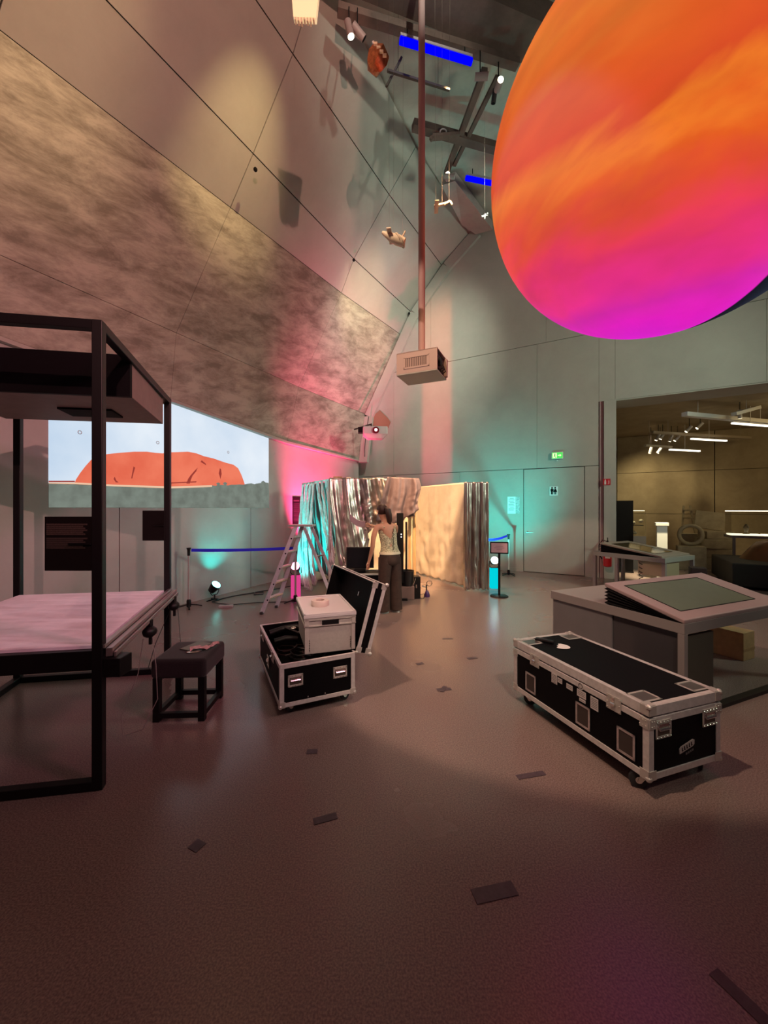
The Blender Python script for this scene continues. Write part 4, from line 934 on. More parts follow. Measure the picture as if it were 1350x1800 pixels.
# cream cloth wall and silver end curtain
o = cloth('cream_curtain', CLOTH, None, (.80,9.70,0), (1.66,8.02,0), 2.18, lambda u: .03+.012*math.sin(u*40), 3.0, .010, 90, 60, seed=2,
          sway=lambda u, v: Vector((0,-.05*max(0,v-.6)*noise.noise(Vector((u*7,v*9,1))),0)), crumple=.035)
tag(o, 'smooth cream cloth wall of the booth lit by a warm spot', 'curtain')
o = cloth('silver_curtain', FOIL, None, (1.60,7.74,0), (2.09,7.72,0), 2.17, lambda u: .03+.015*math.sin(u*30), 3.4, .032, 70, 60, seed=12, crumple=.05)
tag(o, 'shiny silver foil curtain closing the right end of the booth', 'curtain')
o = cloth('booth_back_cloth', CLOTH, None, (-1.6,8.55,0), (.84,9.74,0), 2.16, .05, 5, .02, 60, 20, seed=5, crumple=.04); tag(o, 'cream cloth at the back of the booth seen through the front gap', 'curtain')

# things around the booth entrance
mo = empty('monitor', 'black screen standing on the black chest behind the person', 'screen', (-.40,6.82,.5425), R(2))
MB().box((-.26,-.02,.05),(.22,.02,.42)).build('housing', BLACK, mo, bevel=.006); MB().box((-.245,-.023,.065),(.205,-.019,.405)).build('screen', mat('dark_screen',(.006,.006,.010),.25), mo)
MB().box((-.12,-.08,0),(.08,.08,.05)).build('foot', BLACK, mo, bevel=.004)
tk = empty('storage_chest', 'low black chest with an aluminium edge in front of the booth curtain', 'trunk', (-.70,6.53,0), R(2))
MB().box((0,0,.0),(.80,.42,.53)).build('body', PANEL, tk, bevel=.003)
for y in (0,.42): MB().box((-.003,y-.01,.515),(.803,y+.01,.542)).build('edge_profile', ALUM, tk)
for x in (0,.8): MB().box((x-.01,0,.515),(x+.01,.42,.542)).build('edge_profile', ALUM, tk)
bs = empty('speaker_column', 'tall narrow black loudspeaker column behind the person', 'speaker', (.29,7.0,0))
MB().box((-.06,-.06,.30),(.06,.06,1.56)).build('housing', BLACK, bs, bevel=.004)
MB().bar((.115,.03,.02),(.115,.03,1.40), .035,.035).build('stand_pole', BLACK, bs)
m = MB(); m.box((-.13,-.12,0),(.13,.12,.03)); m.box((-.02,-.02,.03),(.02,.02,.32)); m.build('foot', BLACK, bs)
for z in (1.18,1.13): MB().ball((.02,-.062,z),.013,8).build('signal_lamp', emis('signal_white_%d' % int(z*100),(1,.95,.9),1.5), bs)
bb = empty('black_bin', 'round black bin full of stuff on a pinkish box at the booth entrance', 'bin', (.42,7.05,.245))
m = MB(); m.lathe([(.10,0),(.13,.26),(.135,.27),(.12,.27),(.10,.05)], 22); m.build('bucket', mat('bin_plastic',(.015,.014,.016),.4), bb, smooth=40)
MB().tube([(.135,0,.24),(.15,-.05,.12),(.10,-.12,.0),(-.02,-.13,-.04)], .004, 5).build('wire_handle', CHROME, bb)
o = MB().box((-.16,-.10,0),(.12,.10,.235)).build('pinkish_box', mat('mauve_carton',(.26,.15,.13),.7), bevel=.004); plc(o, (.42,7.05,.003), R(4)); tag(o, 'pinkish carton under the round black bin', 'box')
kb = empty('black_case', 'upright black box with a strap clip beside the timber post', 'box', (.585,7.12,0), R(6))
MB().box((-.05,-.10,0),(.07,.10,.40)).build('body', BLACK, kb, bevel=.008); MB().box((-.02,-.108,.20),(.0,-.10,.26)).build('clip', CHROME, kb)
MB().tube([(.06,-.09,.07),(.13,-.10,.09),(.16,-.10,.05),(.12,-.10,.0),(.06,-.10,.015)], .005, 5).build('cable', CABLE, kb)
td = empty('tape_dispenser', 'violet hand tape dispenser standing on the floor in front of the cream cloth', 'tape dispenser', (.80,7.2,0), R(10))
MB().lathe([(.055,0),(.055,.03),(.03,.10),(.018,.12)], 14).build('grip', VIOLET, td, smooth=40)
MB().bar((-.01,0,.11),(-.012,0,.22),.02,.02).build('neck', BLACK, td); m = MB(); m.torus((.045,0,.245),.05,.009,18,6,ax='y'); m.build('ring', CHROME, td)
MB().bar((-.03,0,.18),(-.10,-.02,.21),.012,.02).build('blade', ALU, td)

# ------------------------------------------------------------------ the person
SKIN = mat('skin',(.58,.30,.20),.5,noise_=.05,scale=10)
HAIR = mat('dark_hair',(.035,.013,.009),.55,noise_=.4,scale=40,stretch=(4,4,1))
TOPM = mat('patterned_top',(.80,.76,.52),.8,c2=(.22,.21,.13),scale=48)
BANDM = mat('top_band',(.72,.66,.50),.7)
TROU = mat('brown_trousers',(.045,.024,.020),.85,noise_=.25,scale=14)
SHOE = mat('grey_shoes',(.14,.10,.09),.6)
PO = Vector((.08,6.08,0))
pe = empty('person', 'person in patterned sleeveless top and brown wide trousers seen from behind, holding a pink sheet', 'person', PO)
fd = Vector((-.52,.85,0)).normalized(); lf = Vector((-fd.y, fd.x, 0))   # facing, and the figure's own left
def W(x, y, z): return Vector((x,y,z)) - PO
nodes = []; edges = []
def nd(p, r, par_=None):
    nodes.append((Vector(p), r if isinstance(r, tuple) else (r, r)))
    if par_ is not None: edges.append((par_, len(nodes)-1))
    return len(nodes)-1
pelvis = nd(W(.09,6.10,.93), (.125,.10))
sp1 = nd(W(.085,6.10,1.06), (.110,.085), pelvis); sp2 = nd(W(.06,6.10,1.22), (.125,.09), sp1); ch = nd(W(.045,6.10,1.34), (.115,.08), sp2)
nk = nd(W(.02,6.115,1.425), .050, ch); nk2 = nd(W(.0,6.13,1.475), .050, nk); hd1 = nd(W(-.02,6.145,1.54), (.068,.075), nk2); hd2 = nd(W(-.03,6.15,1.61), (.074,.085), hd1); hd3 = nd(W(-.03,6.15,1.66), (.055,.06), hd2)
def hand(wi, wp, dirv, side, up, curl=.4):
    """palm and five fingers growing from the wrist"""
    dirv = dirv.normalized(); side = side.normalized(); up = up.normalized()
    pm = nd(wp+dirv*.045, (.024,.024), wi); k = nd(wp+dirv*.080, (.026,.020), pm)
    for i, (o_, ln) in enumerate(((-.030,.062),(-.010,.072),(.010,.068),(.028,.054))):
        r0 = nd(wp+dirv*.088+side*o_, .0088, k); r1 = nd(wp+dirv*(.088+ln*.5)+side*o_*1.1+up*curl*.014, .0082, r0); nd(wp+dirv*(.088+ln*.88)+side*o_*1.1+up*curl*.042, .0072, r1)
    t0 = nd(wp+dirv*.035-side*.034, .0105, pm); t1 = nd(wp+dirv*.065-side*.052+up*.008, .0095, t0); nd(wp+dirv*.092-side*.050+up*.020, .0082, t1)
# left arm hanging down to the trunk
sh = nd(W(-.115,5.99,1.36), .052, ch); e1 = nd(W(-.165,5.97,1.19), .042, sh); el = nd(W(-.175,5.98,1.05), .036, e1); fm = nd(W(-.20,6.02,.94), .034, el); wr = nd(W(-.235,6.06,.815), .023, fm)
hand(wr, W(-.235,6.06,.815), Vector((-.16,.12,-.9)), Vector((.55,.8,0)), Vector((.3,.5,.2)))
# right arm reaching across the front towards the curtain
sh = nd(W(.185,6.17,1.36), .050, ch); e1 = nd(W(.19,6.33,1.26), .040, sh); el = nd(W(.14,6.46,1.20), .036, e1); fm = nd(W(-.02,6.46,1.285), .032, el); wr = nd(W(-.16,6.43,1.35), .022, fm)
hand(wr, W(-.16,6.43,1.35), Vector((-1,-.05,.16)), Vector((0,.3,.95)), Vector((0,-1,.1)), .8)
# legs
for hx, hy, kx, ky, ax_, ay, tx in ((.02,6.05,-.005,6.06,.01,6.10,-.02),(.17,6.14,.19,6.15,.20,6.18,.16)):
    h_ = nd(W(hx,hy,.86), (.085,.085), pelvis); k1 = nd(W((hx+kx)/2,(hy+ky)/2,.67), .072, h_); k_ = nd(W(kx,ky,.48), .054, k1); c_ = nd(W(kx+.003,ky-.02,.34), .050, k_); a_ = nd(W(ax_,ay,.10), .034, c_); f_ = nd(W(tx-.02,ay+.11,.05), .030, a_); nd(W(tx-.04,ay+.16,.035), .022, f_)
me = bpy.data.meshes.new('body'); me.from_pydata([tuple(n[0]) for n in nodes], edges, []); me.materials.append(SKIN)
import bmesh
b = bmesh.new(); b.from_mesh(me); sl = b.verts.layers.skin.verify()
for i, v in enumerate(b.verts): v[sl].radius = nodes[i][1]; v[sl].use_root = (i == 0)
b.to_mesh(me); b.free()
body = bpy.data.objects.new('body', me); col.objects.link(body); body.parent = pe
sk = body.modifiers.new('skin','SKIN'); sk.use_smooth_shade = True
sb_ = body.modifiers.new('smooth','SUBSURF'); sb_.levels = 2; sb_.render_levels = 2
def rings(name, mt, rs, n=28, parent=pe, smooth=60, cap=False, wob=0):
    """rs: (centre, half width along own left, half depth along facing)"""
    m = MB()
    for k, (c, a, d) in enumerate(rs):
        for t_ in range(n):
            g = 2*math.pi*t_/n; wv_ = 1 + wob*math.sin(g*5+k*.8)
            m.v.append(Vector(c) + lf*a*math.cos(g)*wv_ + fd*d*math.sin(g)*wv_)
    for k in range(len(rs)-1):
        for t_ in range(n): m.f.append([k*n+t_, k*n+(t_+1)%n, (k+1)*n+(t_+1)%n, (k+1)*n+t_]); m.m.append(0)
    if cap: m.f += [list(range(n)), list(range((len(rs)-1)*n, len(rs)*n))]; m.m += [0,0]
    return m.build(name, mt, parent, smooth=smooth)
o = rings('top', TOPM, [(W(.09,6.10,.955),.168,.125),(W(.088,6.10,1.0),.150,.115),(W(.08,6.10,1.07),.138,.104),(W(.07,6.10,1.16),.145,.108),(W(.055,6.10,1.26),.155,.112),(W(.048,6.10,1.33),.148,.100),(W(.045,6.10,1.36),.120,.085)])
m = MB()
for s in (1,-1): m.tube([W(.045,6.10,1.345)+lf*s*.10-fd*.085, W(.035,6.11,1.42)+lf*s*.075-fd*.02, W(.03,6.12,1.425)+lf*s*.055+fd*.03], .012, 6)
m.build('shoulder_strap', TOPM, pe, smooth=True)
m = MB(); m.tube([W(.085,6.10,z)-fd*(.118 if z < 1.2 else .114)+lf*(.012*math.sin(z*90)) for z in [1.0+.03*i for i in range(12)]], .006, 5); m.build('back_lacing', mat('lacing',(.10,.10,.07),.8), pe)
rings('top_band', BANDM, [(W(.092,6.10,.925),.178,.135),(W(.092,6.10,.94),.182,.138),(W(.09,6.10,.965),.168,.128)])
rings('trousers', TROU, [(W(.09,6.10,.955),.148,.115),(W(.09,6.10,.90),.172,.135),(W(.09,6.10,.84),.180,.142),(W(.09,6.10,.78),.175,.135),(W(.09,6.10,.75),.14,.10)], wob=.01)
lg_ = [((.015,6.05),(.0,6.06),(.0,6.08)),((.165,6.14),(.185,6.15),(.195,6.17))]
for h_, k_, a_ in lg_:
    rings('trouser_leg', TROU, [(W(*h_,.88),.098,.11),(W(*h_,.76),.104,.112),(W((h_[0]+k_[0])/2,(h_[1]+k_[1])/2,.62),.098,.10),(W(*k_,.48),.092,.092),(W(*k_,.36),.092,.092),(W((k_[0]+a_[0])/2,(k_[1]+a_[1])/2,.22),.097,.095),(W(*a_,.10),.100,.098),(W(*a_,.045),.102,.10)], wob=.035)
for ax_, ay in ((-.01,6.08),(.185,6.17)):
    c = W(ax_,ay,0); m = MB(); f2_ = Vector((-.45,.6,0)).normalized() if ax_ > 0 else Vector((-.8,-.1,0)).normalized()
    l2 = Vector((-f2_.y,f2_.x,0)); n = 16
    prof = [(.0,.040,.06),(.018,.046,.0),(.045,.042,.0),(.07,.03,-.01)]
    for z, wd, dx in prof:
        for t_ in range(n):
            g = 2*math.pi*t_/n; m.v.append(c + f2_*(.05+(.135-z*.6)*math.cos(g)) + l2*wd*math.sin(g) + Vector((0,0,z)))
    for k in range(len(prof)-1):
        for t_ in range(n): m.f.append([k*n+t_,k*n+(t_+1)%n,(k+1)*n+(t_+1)%n,(k+1)*n+t_]); m.m.append(0)
    m.f += [list(range(n)), list(range((len(prof)-1)*n, len(prof)*n))]; m.m += [0,0]
    sh_ = m.build('shoe', SHOE, pe, smooth=50)
    m = MB(); m.slab([tuple((c+f2_*(.05+.138*math.cos(2*math.pi*t_/n))+l2*.046*math.sin(2*math.pi*t_/n))[:2]) for t_ in range(n)], 0.001, .018); m.build('sole', WHITEP, sh_)
hc = W(-.03,6.15,1.615)
m = MB()
for i in range(13):                            # hair shell over crown and back of the head
    for j in range(25):
        th_ = math.pi*.62*i/12; g = 2*math.pi*j/24; back = -math.cos(g)
        lim = .62 if back > -.2 else .40; th2 = math.pi*lim*i/12*1.15
        m.v.append(hc + Vector((0,0,.100*math.cos(th2))) + fd*(.098*math.sin(th2)*math.cos(g)) + lf*(.086*math.sin(th2)*math.sin(g)))
for i in range(12):
    for j in range(24): m.f.append([i*25+j,(i+1)*25+j,(i+1)*25+j+1,i*25+j+1]); m.m.append(0)
hr = m.build('hair', HAIR, pe, smooth=True); hr.modifiers.new('thick','SOLIDIFY').thickness = .012
MB().tube([hc-fd*.09+Vector((.01,0,.03)), hc-fd*.135+Vector((.02,0,.0)), hc-fd*.14+Vector((.035,0,-.08)), hc-fd*.125+Vector((.05,0,-.16)), hc-fd*.11+Vector((.055,0,-.22)), hc-fd*.10+Vector((.06,0,-.25))], [.02,.045,.05,.042,.028,.008], 12).build('ponytail', HAIR, pe, smooth=True)
MB().torus((0,0,0),.024,.007,14,6, M=Matrix.Translation(hc-fd*.10+Vector((.01,0,.02)))).build('hair_tie', BLACKM, pe)
for s in (1,-1):
    MB().ball(hc+lf*s*.078+Vector((0,0,-.02))-fd*.005,(.012,.018,.028),10).build('ear', SKIN, pe, smooth=True)
    MB().ball(hc+lf*s*.030+fd*.082+Vector((0,0,.0)),(.011,.011,.009),8).build('eye', mat('eye_white_%d' % (s+1),(.6,.58,.55),.3), pe, smooth=True)
m = MB(); m.tube([hc+fd*.080+Vector((0,0,.01)), hc+fd*.100+Vector((0,0,-.02)), hc+fd*.086+Vector((0,0,-.03))], [.008,.012,.009], 8); m.build('nose', SKIN, pe, smooth=True)
MB().tube([hc+fd*.080+lf*.022+Vector((0,0,-.055)), hc+fd*.088+Vector((0,0,-.055)), hc+fd*.080-lf*.022+Vector((0,0,-.055))], [.003,.006,.003], 6).build('mouth', mat('lips',(.45,.14,.13),.5), pe)
# the sheet held out
m = MB(); n = 10
for i in range(n+1):
    for j in range(5):
        t_ = i/n; m.v.append(Vector((-.25*t_, .02*math.sin(t_*3), .115*(t_**1.5)-.03*math.sin(t_*3.1))) + Vector((.02,-.10,.10))*(j/4-.5))
for i in range(n):
    for j in range(4): m.f.append([i*5+j,(i+1)*5+j,(i+1)*5+j+1,i*5+j+1]); m.m.append(0)
o = m.build('pink_sheet', mat('pink_film',(.92,.78,.88),.5)); o.modifiers.new('thick','SOLIDIFY').thickness = .002; o.location = (-.31,6.35,1.39); tag(o, 'curved pink sheet held out by the person at the curtain', 'sheet')

# ------------------------------------------------------------------ interactive desks on the right
def desk(label, C, u, v, U, V, H, panel, style):
    A = math.atan2(u[1], u[0]); d = empty('exhibit_desk', label, 'desk', C, A, 'exhibit desks with tilted screens')
    # local x along the near edge to the right, local y going away
    MB().box((0,0,H-.085),(U,V,H)).build('desktop', DESKT if style == 'near' else mat('far_desktop',(.30,.30,.28),.4), d, bevel=.004)
    if style == 'near':
        MB().box((.02,.62,0),(.62,V-.01,H-.086)).build('cabinet', DESK, d, bevel=.003)
        MB().box((.035,.05,.0),(.06,.62,H-.086)).build('side_panel', mat('gloss_side',(.06,.055,.06),.12), d)
        MB().box((.0,.0,0),(.045,.05,H-.086)).build('leg', DESKT, d, bevel=.003)
        MB().box((.05,.02,0),(.42,.05,H-.11)).build('end_panel', mat('dark_end_panel',(.07,.065,.05),.5), d, bevel=.003)
        MB().box((.42,-.01,0),(1.9,.05,.03)).build('base_rail', BLACK, d)
        MB().box((1.9-.06,0,0),(1.9,.06,H-.086)).build('leg', DESKT, d)
    else:
        for x, y in ((0,0),(0,V-.06),(U-.06,0),(U-.06,V-.06),(0,V*.62)): MB().box((x,y,0),(x+.06,y+.06,H-.086)).build('leg', DESKT, d, bevel=.003)
    x0, y0, x1, y1, rise = panel; t = .035
    def zz(y): return H+.03+(y-y0)/(y1-y0)*rise
    sp = MB(); pr = [(x0,y0,zz(y0)),(x1,y0,zz(y0)),(x1,y1,zz(y1)),(x0,y1,zz(y1))]
    vs = [Vector(p) for p in pr] + [Vector(p)-Vector((0,0,t)) for p in pr]; sp.add(vs, [(0,1,2,3),(7,6,5,4),(0,4,5,1),(1,5,6,2),(2,6,7,3),(3,7,4,0)])
    fr_ = sp.build('screen_frame', mat('frame_mauve_'+style,(.36,.26,.26) if style == 'near' else (.30,.25,.21),.45), d, bevel=.008)
    gx, gy0, gy1 = .26*(1 if style == 'near' else .9), y0+(y1-y0)*.16, y0+(y1-y0)*.86
    gp = [(x0+gx*.55,gy0,zz(gy0)+.002),(x1-gx,gy0,zz(gy0)+.002),(x1-gx,gy1,zz(gy1)+.002),(x0+gx*.55,gy1,zz(gy1)+.002)]
    vs = [Vector(p) for p in gp] + [Vector(p)-Vector((0,0,.004)) for p in gp]
    MB().add(vs, [(0,1,2,3),(7,6,5,4),(0,4,5,1),(1,5,6,2),(2,6,7,3),(3,7,4,0)]).build('screen', SCREEN if style == 'near' else mat('far_screen',(.06,.045,.02),.12), fr_)
    g_ = MB(); e_ = .008
    for p, q in zip(gp, gp[1:]+gp[:1]): g_.bar(Vector(p)+Vector((0,0,.001)), Vector(q)+Vector((0,0,.001)), e_, .003)
    g_.build('screen_edge', BLACK, fr_)
    bl = MB(); NB = 5                          # folded bellows under the raised side
    for k in range(NB):
        i0, i1 = k/NB, (k+1)/NB; ins = .02
        for a_, b2 in ((i0,(i0+i1)/2),((i0+i1)/2,i1)):
            o0 = 0 if a_ == i0 else -.022; o1 = -.022 if a_ == i0 else 0
            r = []
            for f_, o_ in ((a_,o0),(b2,o1)):
                r += [(x0+ins+o_,y0+.02,H+.001+(zz(y0+.02)-t-H)*f_),(x1-ins,y0+.02,H+.001+(zz(y0+.02)-t-H)*f_),(x1-ins,y1-ins-o_,H+.001+(zz(y1-ins)-t-H)*f_),(x0+ins+o_,y1-ins-o_,H+.001+(zz(y1-ins)-t-H)*f_)]
            bl.add(r, [(0,1,5,4),(1,2,6,5),(2,3,7,6),(3,0,4,7)])
    bl.build('bellows', BLACKM, fr_)
    return d
dk = desk('large grey exhibit desk with raised tilted touch screen behind the long flight case', (2.33,3.0,0), (.92,.386), (-.305,.95), 1.9, 1.32, .75, (.0,.0,1.50,.68,.17), 'near')
dk2 = desk('grey exhibit desk with a dark tilted screen further back by the opening', (5.0,6.88,0), (.88,.47), (-.45,1.28), 1.05, 1.36, .75, (.02,.06,1.0,1.22,.16), 'far')
DM = Matrix.Translation(dk2.location) @ Matrix.Rotation(dk2.rotation_euler.z,4,'Z')
o = MB().box((.07,.03,.40),(.55,.5,.66)).build('drawer_unit', mat('beige_drawer',(.36,.30,.20),.5), dk2, bevel=.004)
MB().tube([(.03+.03*math.cos(i*.9)-.2+.25, .45+.03*math.sin(i*.9), .64-.011*i) for i in range(40)], .007, 5).build('coiled_cable', CABLE, dk2, smooth=True)
o = MB().box((0,0,0),(.22,.22,.30)).build('dark_bin', mat('dark_crate',(.03,.015,.015),.7), bevel=.01); plc(o, G(1212,1048,.0)+Vector((0,0,.0)), BW_A); o.location = (5.25,6.62,0); o.location.z = .33
tag(o, 'dark basket beside the further exhibit desk', 'basket')
bk2 = MB().box((-.02,-.02,0),(.26,.26,.325)).build('plinth_block', DESK, bevel=.004); plc(bk2, (5.25,6.62,0), BW_A); tag(bk2, 'low block carrying the dark basket', 'block')
cb = empty('cardboard_box', 'brown cardboard box on the floor beyond the large exhibit desk', 'box', (3.9,4.35,0), R(24))
m = MB(); m.box((-.11,-.16,0),(.12,.16,.30)); m.build('carton', CARD, cb, bevel=.004); MB().box((-.112,-.162,.10),(.122,-.16,.13)).build('tape_strip', mat('brown_tape',(.38,.22,.10),.4), cb)

# extinguisher by the pilaster
ex = empty('fire_extinguisher', 'red fire extinguisher hanging on the pilaster behind the further desk', 'fire extinguisher', P(1068,975,8.9)-Vector((0,0,.28)), BW_A)
MB().lathe([(.06,0),(.085,.02),(.085,.42),(.06,.50),(.025,.53),(.025,.56)], 20).build('cylinder', RED, ex, smooth=40)
m = MB(); m.box((-.02,-.03,.56),(.02,.07,.60)); m.bar((0,-.02,.60),(0,.10,.66),.02,.012); m.build('valve', BLACKM, ex)
MB().tube([(0,-.03,.58),(-.10,-.05,.62),(-.17,-.05,.50),(-.17,-.05,.28),(-.11,-.05,.18)], .011, 7).build('hose', BLACKM, ex, smooth=True)
MB().box((-.05,-.087,.20),(.05,-.08,.36)).build('label', WHITEP, ex)

# ------------------------------------------------------------------ things in the next room
NG = 'lamps on the tracks of the next room'
def fr(px, py, Y): return P(px, py, Y)
p = fr(1163,1017,9.05); o = empty('white_pedestal', 'slim lit white pedestal in the next room', 'pedestal', (p.x,9.05,0), BW_A)
MB().box((-.10,-.10,0),(.10,.10,1.24)).build('shaft', WHITEP, o, bevel=.003); MB().box((-.125,-.125,1.24),(.125,.125,1.31)).build('cap', WHITEP, o, bevel=.003)
p = P(1096,900,10.0); o = empty('display_wall', 'black upright display board standing just inside the opening', 'panel', (p.x,10.0,0), BW_A)
MB().box((-.19,-.06,0),(.21,.06,1.84)).build('board', BLACKM, o, bevel=.003); MB().box((-.2,-.12,0),(.22,.12,.03)).build('foot', BLACK, o)
p = P(1119,920,10.5); o = empty('tall_showcase', 'narrow lit glass showcase behind the black display board', 'showcase', (p.x,10.5,0), BW_A)
MB().box((-.2,-.2,0),(.2,.2,.90)).build('base', DESK, o); MB().box((-.2,-.2,.901),(.2,.2,1.56)).build('glass_hood', GLASS, o)
MB().box((-.17,-.17,1.57),(.17,.17,1.585)).build('light_strip', emis('case_light',(1,.85,.5),2.2), o)
for k, (x, z) in enumerate(((-.08,1.25),(.1,1.3),(-.05,.98))): MB().ball((x,0,z),(.06,.05,.05),10).build('exhibit', MODEL, o, smooth=True)
MB().box((-.15,-.15,1.18),(.15,.15,1.19)).build('shelf', BLACK, o)
vp = P(1278,950,9.6); o = empty('glass_vitrine', 'long lit glass vitrine on a table at the right edge of the next room', 'showcase', (vp.x,9.6,0), BW_A)
MB().box((0,-.3,.93),(2.6,.3,.99)).build('table', DESK, o); 
for x in (.05,1.25,2.5): MB().box((x,-.28,0),(x+.05,-.23,.93)).build('leg', DESK, o)
MB().box((.02,-.28,.991),(1.27,.28,1.56)).build('glass_hood', GLASS, o); MB().box((1.29,-.28,.991),(2.58,.28,1.56)).build('glass_hood', GLASS, o)
for k in range(4): MB().box((.06+k*.6,-.24,.992),(.60+k*.6,.24,1.02)).build('glowing_tray', mat('cream_tray_%d' % k,(.82,.76,.55),.6,emit=1.6), o)  # tray glow stands in for the light inside the vitrine
m = MB(); m.box((.02,.22,1.565),(2.58,.28,1.585)); m.build('light_strip', emis('vitrine_light',(1,.87,.6),4), o)
for k, x in enumerate((.35,.8,1.6)): MB().lathe([(.07,0),(.03,.04),(.06,.16),(.02,.24)], 12, Matrix.Translation((x,0,1.02))).build('exhibit', mat('dark_exhibit_%d' % k,(.12,.09,.05),.5), o, smooth=True)
bx_ = empty('black_bench', 'long black bench in front of the vitrine', 'bench', (7.62,8.6,0), BW_A)
MB().box((-.1,-.9,.06),(2.2,.9,.53)).build('upholstery', mat('bench_black',(.01,.009,.008),.7), bx_, bevel=.02); MB().box((0,-.8,0),(2.1,.8,.06)).build('plinth', BLACKM, bx_)
o = MB().lathe([(.66,0),(.62,.04),(.50,.22),(.38,.36),(.20,.43),(.02,.45)], 36).build('bronze_dome', mat('bronze',(.20,.10,.05),.35,.6,noise_=.2,scale=5), smooth=40); plc(o, (8.55,8.35,.531), 0); tag(o, 'brown metal dome lying on the black bench', 'dome')
GB = mat('beige_scrap',(.34,.29,.19),.8,noise_=.15,scale=6)
sx = P(1255,960,10.6)
for k, (z, h_, w__, n_) in enumerate(((0,.30,.75,'first'),(.305,.24,.70,'second'),(.55,.26,.72,'third'),(.815,.20,.60,'fourth'))):
    o = MB().box((-w__/2,-.3,0),(w__/2,.3,h_)).build('packing_crate', GB, bevel=.01); plc(o, (sx.x+.04*(k%2),10.6,z+.002*k), BW_A+.08*(k-1))
    tag(o, ['lowest', 'second lowest', 'third', 'topmost'][k] + ' beige packing crate of the pile beside the vitrine', 'crate', 'beige packing crates piled beside the vitrine')
o = MB().box((-.33,-.02,0),(.33,.02,.50)).build('leaning_board', GB, bevel=.004); o.location = (sx.x-.02,10.75,1.06); o.rotation_euler = (R(-14),R(8),BW_A); tag(o, 'square beige board leaning on top of the crate pile', 'board')
lt = empty('wooden_rack', 'narrow beige ladder frame leaning on the wall of the next room', 'frame', (P(1212,920,11.4).x,11.4,0), BW_A)
for x, a_ in ((-.16,.05),(.16,-.12)): MB().bar((x,.1,.9),(x+a_,.2,1.72),.07,.05).build('rail', GB, lt)
for z in (1.1,1.35,1.58): MB().bar((-.15,.13,z),(.13,.13,z),.05,.04).build('rung', GB, lt)
MB().box((-.22,-.1,0),(.22,.25,.9)).build('stand', GB, lt, bevel=.01)
o = MB(); o.torus((0,0,0),.25,.05,28,10,ax='y'); o = o.build('wheel_ring', GB, smooth=True); plc(o, (P(1214,950,10.4).x,10.4,.93), BW_A); 
tag(o, 'round beige ring standing on a block left of the crate pile', 'ring')
o = MB().box((-.3,-.2,0),(.3,.2,.63)).build('beige_block', GB, bevel=.01); plc(o, (P(1214,950,10.4).x,10.4,0), BW_A); tag(o, 'beige block under the round ring', 'block')
# tracks, lamps and tubes below its ceiling
def track(x0, y0, x1, y1, z, w__, label, mt=OFFW, ext=0):
    a, b_ = P(x0,y0,F*(z-EYE)/(893-y0)), P(x1,y1,F*(z-EYE)/(893-y1)); o = MB(); o.bar(a, b_+(b_-a)*ext, w__, w__*.7)
    for t_ in (.15,.9): o.bar(lerp(a,b_,t_), lerp(a,b_,t_)+Vector((0,0,4.19-z)), .012,.012)
    o = o.build('lamp_track', mt, bevel=.004); tag(o, label, 'track', 'lamp tracks of the next room'); return a, b_
track(1203,728,1350,742, 3.85, .14, 'broad white lamp track nearest in the next room')
track(1146,760,1318,770, 3.80, .10, 'brownish lamp track crossing the middle of the next room', mat('track_brown',(.42,.34,.25),.5))
track(1134,783,1180,786, 3.45, .08, 'short lamp track furthest back in the next room', mat('track_brown_b',(.42,.34,.25),.5))
o = MB(); a, b_ = P(1290,728,8.9), P(1333,716,9.1); o.bar(a,b_,.12,.08); o.bar(lerp(a,b_,.5), lerp(a,b_,.5)+Vector((0,0,.25)), .012,.012); tag(o.build('lamp_track', OFFW, bevel=.004), 'short pale crosspiece over the white lamp track', 'track', 'lamp tracks of the next room')
TUBE = emis('white_tube',(1,.93,.75),3)
for k, (x0,y0,x1,y1,z,lb) in enumerate(((1287,744,1350,749,3.72,'nearest'),(1215,771.5,1277,775,3.62,'middle'),(1177,790.5,1230,793,3.40,'furthest'))):
    a, b_ = P(x0,y0,F*(z-EYE)/(893-y0)), P(x1,y1,F*(z-EYE)/(893-y1)); t_ = empty('tube_light', lb + ' of the three white tube lights in the next room', 'light', a)
    MB().bar((0,0,0), b_-a, .05,.035).build('tube', TUBE, t_); MB().bar((0,0,.03), (b_-a)+Vector((0,0,.03)), .06,.02).build('batten', OFFW, t_)
    MB().bar((b_-a)*.5+Vector((0,0,.04)), (b_-a)*.5+Vector((0,0,4.19-z)), .01,.01).build('drop_rod', OFFW, t_)
LAMPE = emis('warm_lamp_face',(1,.88,.6),5)
for k, (x,y,Y,dx,lb) in enumerate(((1153,774,11.8,.10,'first from the left on the middle track'),(1161,772,11.8,.09,'second from the left on the middle track'),(1177,776,12.0,.06,'third on the middle track'),(1186,775,12.0,.14,'fourth on the middle track'),(1206,759,11.0,.16,'left one of the pair over the middle tube'),(1225,753,11.0,.18,'right one of the pair over the middle tube'),(1142,797,12.2,.03,'left one of the pair under the short track'),(1156,796,12.2,.12,'right one of the pair under the short track'),(1301,735,9.3,-.06,'hanging from the white crosspiece'))):
    c = P(x,y,Y); t_ = empty('track_lamp', 'small white track lamp, ' + lb, 'lamp', c, 0, NG); d = Vector((dx,-.05,.20)).normalized()
    MB().tube([(0,0,0), d*.20], .042, 12).build('housing', OFFW, t_, smooth=40); MB().tube([d*-.004, d*.0], .038, 12).build('lamp_face', LAMPE, t_)
    MB().bar(d*.12, d*.12+Vector((0,0,4.19-c.z-.12*d.z)), .012,.012).build('stem', BLACK, t_)

